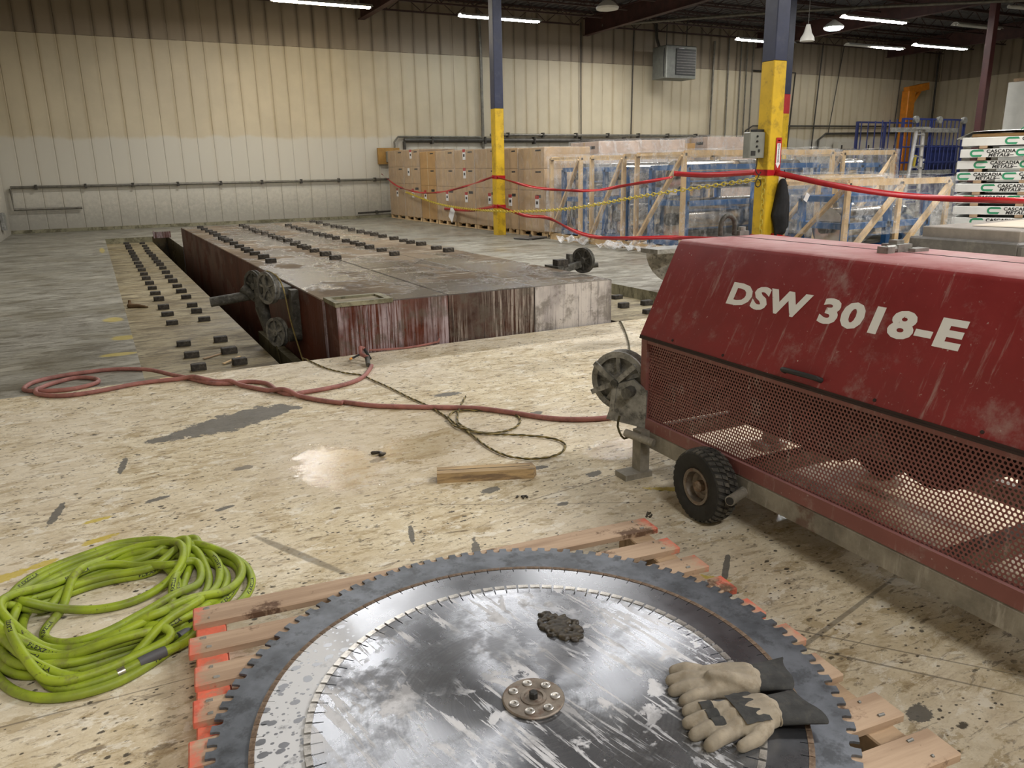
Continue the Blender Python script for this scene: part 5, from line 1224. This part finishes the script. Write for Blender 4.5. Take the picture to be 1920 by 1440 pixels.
# ---------------------------------------------------------------- tape, chain, things on the columns
def ribbon(pts, w_, label, twist=.5, mat='tape_red', cat='tape', flat=0.):
    P = smooth_path(pts, .12); rows = []
    for i, p in enumerate(P):
        d = (P[min(i+1,len(P)-1)]-P[max(i-1,0)]).normalized(); up = Vector((0,0,1)); sd = d.cross(up).normalized(); up = sd.cross(d)
        a = twist*sin(i*.35)+flat; v = up*cos(a)+sd*sin(a); rows.append([p+v*(w_/2), p-v*(w_/2)])
    b = MB(); b.grid(rows); o = b.build('caution_tape', M[mat], None, 60); o.modifiers.new('s','SOLIDIFY').thickness = .0015
    return tag(o, label, cat)
ribbon([(9.2,27.3,1.52),(9.15,25.5,1.10),(9.05,23,.93),(8.95,20.5,1.05),(8.72,17.5,1.39)],.055,'upper red tape sagging from the wall to the middle column',.9)
ribbon([(8.75,17.35,1.38),(8.85,15.6,1.15),(8.95,13.7,1.10),(8.95,12.3,1.22),(8.95,11.0,1.36)],.06,'upper red tape from the middle column past the crates',.8)
ribbon([(8.98,11.0,1.42),(9.0,10.2,1.39),(8.82,8.9,1.43)],.085,'short upper red tape reaching the column with the control box',.2)
ribbon([(9.3,22,.47),(9.05,19.5,.52),(8.73,17.5,.69)],.075,'lower red tape left of the middle column',.3)
ribbon([(8.75,17.4,.72),(8.85,16.2,.52),(8.9,15.2,.50),(8.8,14.0,.30),(8.75,13.0,.22),(8.85,12.0,.26),(8.95,11.0,.33),(8.83,8.9,.42)],.075,'lower red tape sagging along the foot of the crates',.5)
ribbon([(8.95,8.66,1.42),(9.5,8.0,1.22),(10.2,7.35,1.07),(11.2,6.7,.99),(13.5,6.1,.93)],.085,'wide red tape stretching right in front of the low crate',.35)
ribbon([(8.95,8.66,.50),(9.3,8.0,.40),(9.6,7.5,.36)],.08,'lower red tape leaving the large column to the right',.4)
for x, y, z, wd, lb in ((8.86,17.48,1.385,.245,'red tape band tied round the middle column, upper'),(8.86,17.48,.69,.245,'red tape band tied round the middle column, lower'),(8.94,8.8,1.42,.262,'red tape band round the large column under the control box'),(8.94,8.8,.47,.262,'red tape band round the foot of the large column')):
    b = MB(); h = wd/2; b.grid([[(h,h,-.04),(-h,h,-.035),(-h,-h,-.045),(h,-h,-.04),(h,h,-.04)],[(h,h,.04),(-h,h,.05),(-h,-h,.04),(h,-h,.035),(h,h,.04)]]); o = tag(b.build('tape_band', M['tape_red'], None, loc=(x,y,z)), lb, 'tape'); o.modifiers.new('s','SOLIDIFY').thickness = .002
b = MB(); P = smooth_path([(9.2,24.9,.92),(9.0,21.5,.62),(8.7,17.5,.58),(8.75,14.3,.72),(8.8,11.5,1.05),(8.80,8.72,1.34)],.085)
for i in range(len(P)-1):
    c = P[i]; d = (P[i+1]-P[i]).normalized(); sd = d.cross(Vector((0,0,1))).normalized()
    if i%2: sd = d.cross(sd)
    b.tube([c+d*(.06*cos(2*pi*k/10))+sd*(.028*sin(2*pi*k/10)) for k in range(10)], .0085, 5, True)
tag(b.build('plastic_chain', M['chain']), 'yellow plastic chain sagging between the columns', 'chain')
b = MB()
for i in range(12):
    c = Vector((8.815,8.73,1.30-i*.075)); sd = Vector((1,0,0)) if i%2 else Vector((0,1,0)); b.tube([c+Vector((0,0,.05*cos(2*pi*k/10)))+sd*(.026*sin(2*pi*k/10)) for k in range(10)], .008, 5, True)
tag(b.build('plastic_chain', M['chain']), 'loose end of yellow chain hanging down the large column', 'chain')
t = thing('control_box', 'grey push-button control box on the left face of the large column', 'control box', (8.66,8.82,1.63))
b = MB(); b.cbox(-.15,.15,-.07,.07,0,.36,.012); b.build('enclosure', M['teal_box'], t)
for k in range(3):
    m_ = axis((-.01,-.07,.30-k*.07),(0,-1,0)); b = MB(); b.lathe([(.004,0),(.016,0),(.016,.012),(.012,.018),(.004,.018)], 12, m_); b.build('push_button', M['ink'], t)
b = MB(); b.box(-.12,-.03,-.072,-.07,.03,.10); b.build('nameplate', M['ink'], t); b = MB(); b.box(.02,.05,-.08,-.07,.08,.12); b.build('switch', M['ink'], t)
b = MB(); b.box(.02,.17,-.03,.10,.02,.40); b.build('back_box', M['ink'], t)
b = MB(); b.tube(smooth_path([(.08,.0,0),(.06,-.02,-.1),(.02,-.05,-.18),(.07,-.06,-.24),(.12,-.05,-.2)],.03)+[Vector((.07+.055*cos(a/8*2*pi),-.06,-.36+.055*sin(a/8*2*pi))) for a in range(3,11)],.008,6); b.build('cable', M['ink'], t, 50)
t = thing('extinguisher_sign', 'red and white fire extinguisher arrow sign on the large column', 'sign', (9.0,8.668,1.45))
b = MB(); b.box(-.055,.055,-.004,0,0,.46); b.build('plate', M['sign_red'], t)
b = MB(); b.add([(-.034,-.006,.10),(.034,-.006,.10),(.034,-.006,.38),(-.034,-.006,.38),(-.046,-.006,.10),(.046,-.006,.10),(0,-.006,.03)], [(0,1,2,3),(4,6,5)]); b.build('arrow', M['paper'], t)
me = text_mesh('EXTINGUISHER', .036, M['sign_red'], .0002, .001, 1.); 
for v in me.vertices: v.co = Vector((v.co.y-.013, -.0072, .375-v.co.x))
link('lettering', me, t)
me = text_mesh('FIRE', .028, M['paper'], .0002, .001, 1., 'CENTER')
for v in me.vertices: v.co = Vector((v.co.x, -.0055, .41+v.co.y))
link('lettering', me, t)
b = MB(); capsule(b, [(0,0,.78),(.01,0,.55),(-.03,0,.3),(.02,.0,.08)], [.06,.11,.12,.09]); capsule(b, [(.05,0,.72),(.08,0,.45),(.10,0,.14)], [.04,.07,.06]); capsule(b, [(-.05,0,.6),(-.09,0,.35),(-.06,0,.0)], [.03,.05,.03])
bag = tag(link('black_bag', melt(b,.018,4,'bag_body',M['black']), None, (9.06,8.60,.50)), 'black cloth bag hanging on the large column', 'bag')
b = MB(); b.box(.06,.14,-.10,-.097,.62,.74); b.build('hang_tag', M['paper'], bag, rot=(0,.5,0)); b = MB(); b.tube([(.0,-.05,.82),(.0,-.02,.95),(.02,.0,.86)],.008,6); b.build('strap', M['black'], bag)
# sheet of paper on the tape
b = MB(); h = .2; b.box(-.002,.002,-.145,.145,-.2,.2); tag(b.build('notice_sheet', M['paper'], None, loc=(9.15,21.1,.36), rot=(R(35),0,0)), 'white paper notice hanging diagonally from the chain by the boxes', 'paper')
t = thing('post_base', 'flat dark cross-shaped stand base on the floor right of the middle column', 'stand', (8.85,15.9,0), .3)
b = MB(); b.cbox(-.32,.32,-.25,.25,.02,.045,.01); b.build('base_plate', M['grey_plastic'], t); b = MB(); b.cyl((0,0,.04),(0,0,.10),.03,10); b.build('socket', M['cast_dark'], t)
for s in (-1,1): b = MB(); b.box(s*.25-.04,s*.25+.04,-.25,.25,0,.02); b.build('foot', M['grey_plastic'], t)
# ---------------------------------------------------------------- far right: cage cart, ladder, bundles
t = thing('cage_cart', 'navy blue wire cage cart behind the step ladder', 'cart', (21.6,16.0,0))
W_, D_ = 2.95, 1.6
for x in (0,1.3,2.9):
    for y in (0,D_): b = MB(); b.bar((x,y,.0),(x,y,2.82),.07,.07); b.build('upright', M['navyblue'], t)
for z in (1.55,2.8):
    for y in (0,D_): b = MB(); b.bar((0,y,z),(W_,y,z),.05,.05); b.build('rail', M['navyblue'], t)
for k in range(15): b = MB(); b.cyl((.05+k*.2,0,.9),(.05+k*.2,0,2.8),.018,6); b.build('wire_bar', M['navyblue'], t)
for k in range(6): b = MB(); b.cyl((0,.2+k*.25,1.0),(0,.2+k*.25,2.8),.018,6); b.build('wire_bar', M['navyblue'], t)
for z in (1.2,2.0): b = MB(); b.cyl((0,0,z),(W_,0,z),.02,6); b.build('wire_bar', M['navyblue'], t)
b = MB(); b.box(.7,2.9,.1,.16,.3,2.05); b.build('panel', M['navyblue'], t); b = MB(); b.box(-.6,2.5,-.1,-.04,2.42,2.55); b.build('grey_beam', M['grey_metal'], t); b = MB(); b.box(.0,2.4,-.1,-.04,1.2,1.32); b.build('grey_beam', M['grey_metal'], t)
b = MB(); b.box(1.0,1.32,.08,.1,1.35,1.65); b.build('notice', M['paper'], t)
for x in (.5,1.6,2.8): b = MB(); b.lathe([(.02,-.05),(.10,-.05),(.11,0),(.10,.05),(.02,.05)], 16, axis((x,-.05,2.78),(0,1,0))); b.build('caster', M['grey_metal'], t, 40)
t = thing('step_ladder', 'aluminium step ladder standing open before the blue cart', 'ladder', (20.85,14.6,0))
top = Vector((.0,.35,2.5))
for s in (-1,1):
    b = MB(); b.bar((s*.34-.45,0,0),(s*.14+.05,.3,2.45),.07,.03,(1,0,0)); b.build('front_rail', M['alu'], t); b = MB(); b.bar((s*.34+.75,.9,0),(s*.14+.12,.4,2.45),.06,.03,(1,0,0)); b.build('rear_rail', M['alu'], t)
for k in range(8):
    f = (k+.7)/8.2; b = MB(); c = Vector((-.45+.5*f,.3*f,2.45*f)); wd = .34-.2*f; b.box(c.x-wd,c.x+wd,c.y-.05,c.y+.05,c.z-.015,c.z+.015); b.build('tread', M['alu'], t)
for k in range(4):
    f = (k+.7)/4.6; b = MB(); c = Vector((.75-.63*f,.9-.5*f,2.45*f)); wd = .34-.2*f; b.bar((c.x-wd,c.y,c.z),(c.x+wd,c.y,c.z),.03,.03); b.build('rear_brace', M['alu'], t)
b = MB(); b.box(-.18,.30,.18,.5,2.43,2.5); b.build('top_cap', M['grey_metal'], t); b = MB(); b.bar((.35,.62,1.4),(.30,.55,1.75),.075,.035,(1,0,0)); b.build('warning_label', M['chain'], t)
# bundles of white wrapped sheet
lt = text_mesh('CASCADIA', .068, M['ink'], 0., .003, 1.1); lt2 = text_mesh('METALS', .068, M['ink'], 0., .003, 1.1, shear=.2); lt3 = MB().add([(0,.004,0),(.09,.004,0),(.09,.013,0),(0,.013,0)], [(0,1,2,3)]).mesh('print_dash', M['ink'])
def c_logo():
    b = MB(); n = 12; out = []; inn = []
    for k in range(n+1): a = pi/2+pi*k/n; out.append((.055*cos(a), .055*sin(a))); inn.append((.025*cos(a), .025*sin(a)))
    pts = [(.12,.055)]+out+[(.10,-.055),(.12,-.025)]+inn[::-1]+[(.14,.025)]
    b.add([(x,-.0,z) for x,z in pts], [tuple(range(len(pts)))]); return b.mesh('logo', M['green_l'])
for me in (lt,lt2,lt3):
    for v in me.vertices: v.co = Vector((v.co.x, -.0, v.co.y))
lg_ = c_logo()
ordn = ['lowest','second lowest','third from the bottom','fourth from the bottom','fifth from the bottom','sixth from the bottom','third from the top','second from the top','topmost printed']
for k in range(9):
    z = .30+k*.177; dx = random.uniform(-.05,.05)
    t = thing('metal_bundle', ordn[k]+' white wrapped metal bundle of the printed stack at the right edge', 'bundle', (12.42+dx*.5,8.12+dx,z), R(-62), 'printed white bundles in a stack')
    b = MB(); b.cbox(0,3.0,0,1.3,.045,.172,.01); b.build('wrapped_sheets', M['wrap_white'], t)
    for q in range(5): b = MB(); b.box(.25+q*.62,.36+q*.62,.0,1.3,0,.045); b.build('bearer', M['wood_grey'], t)
    off = (.05,.25,-.15,.1,.35,.0,.22,.12,-.05)[k]
    for q in range(5):
        x = off+q*.62
        if x < 0: x += .02; continue
        link('logo', lg_, t, (x+.07,-.002,.108)); link('lettering', lt, t, (x+.24,-.002,.112)); link('lettering', lt2, t, (x+.27,-.002,.055)); link('print_dash', lt3, t, (x+.52,-.002,.065))
b = MB(); b.box(0,2.9,0,1.3,0,.298); tag(b.build('stack_base', M['wood_grey'], None, loc=(12.42,8.12,0), rot=(0,0,R(-62))), 'timber base under the printed white bundles', 'base')
t = thing('loose_bundle', 'open white wrapped bundle with brown edge lying on top of the printed stack', 'bundle', (12.46,8.10,1.893), R(-62))
b = MB(); b.cbox(.1,3.0,.02,1.2,0,.05,.01); b.build('brown_sheets', M['card'], t)
b = MB(); rows = []
for i in range(16): rows.append([(-.1+.2*i,-.06+.11*j,.055+.025*mnoise.noise(Vector((i*.5,j*.5,2)))+(.03 if j == 0 else .03)-(.10 if i == 0 else 0)) for j in range(12)])
b.grid(rows); b.build('wrap_sheet', M['wrap_white'], t, 50)
for q in range(4):
    for r_ in range(5): b = MB(); b.bar((.75+q*.62+r_*.035,-.062,.09),(.79+q*.62+r_*.035,-.064,.125),.016,.004,(0,1,0)); b.build('print_stripe', M['green_l'], t)
# grey boards piled behind the machine
def pile(label, x0, x1, y0, y1, z0, z1, mat, name='board_pile', rz=0, cat='board'):
    b = MB(); b.cbox(-(x1-x0)/2,(x1-x0)/2,-(y1-y0)/2,(y1-y0)/2,0,z1-z0,.01); return tag(b.build(name, mat, None, loc=((x0+x1)/2,(y0+y1)/2,z0), rot=(0,0,rz)), label, cat)
t = thing('panel_crate', 'dark grey ribbed crate behind the red machine, at the right edge', 'crate', (9.85,5.5,0))
b = MB(); b.cbox(-1.15,1.6,-.6,.7,0,.66,.02); b.build('body', M['grey_plastic'], t)
for k in range(12): b = MB(); b.box(-1.15+k*.22,-1.05+k*.22,-.64,-.6,0,.62); b.build('rib', M['grey_plastic'], t)
pile('flat grey-brown carton lid lying on the ribbed crate', 8.8,11.2,4.95,6.1,.66,.78, simple('taupe_lid',(.22,.195,.17),.6))
pile('loose buff board laid slantwise over the grey-brown lid', 9.2,11.3,5.0,5.85,.785,.795, M['kraft'], 'loose_board', .12)
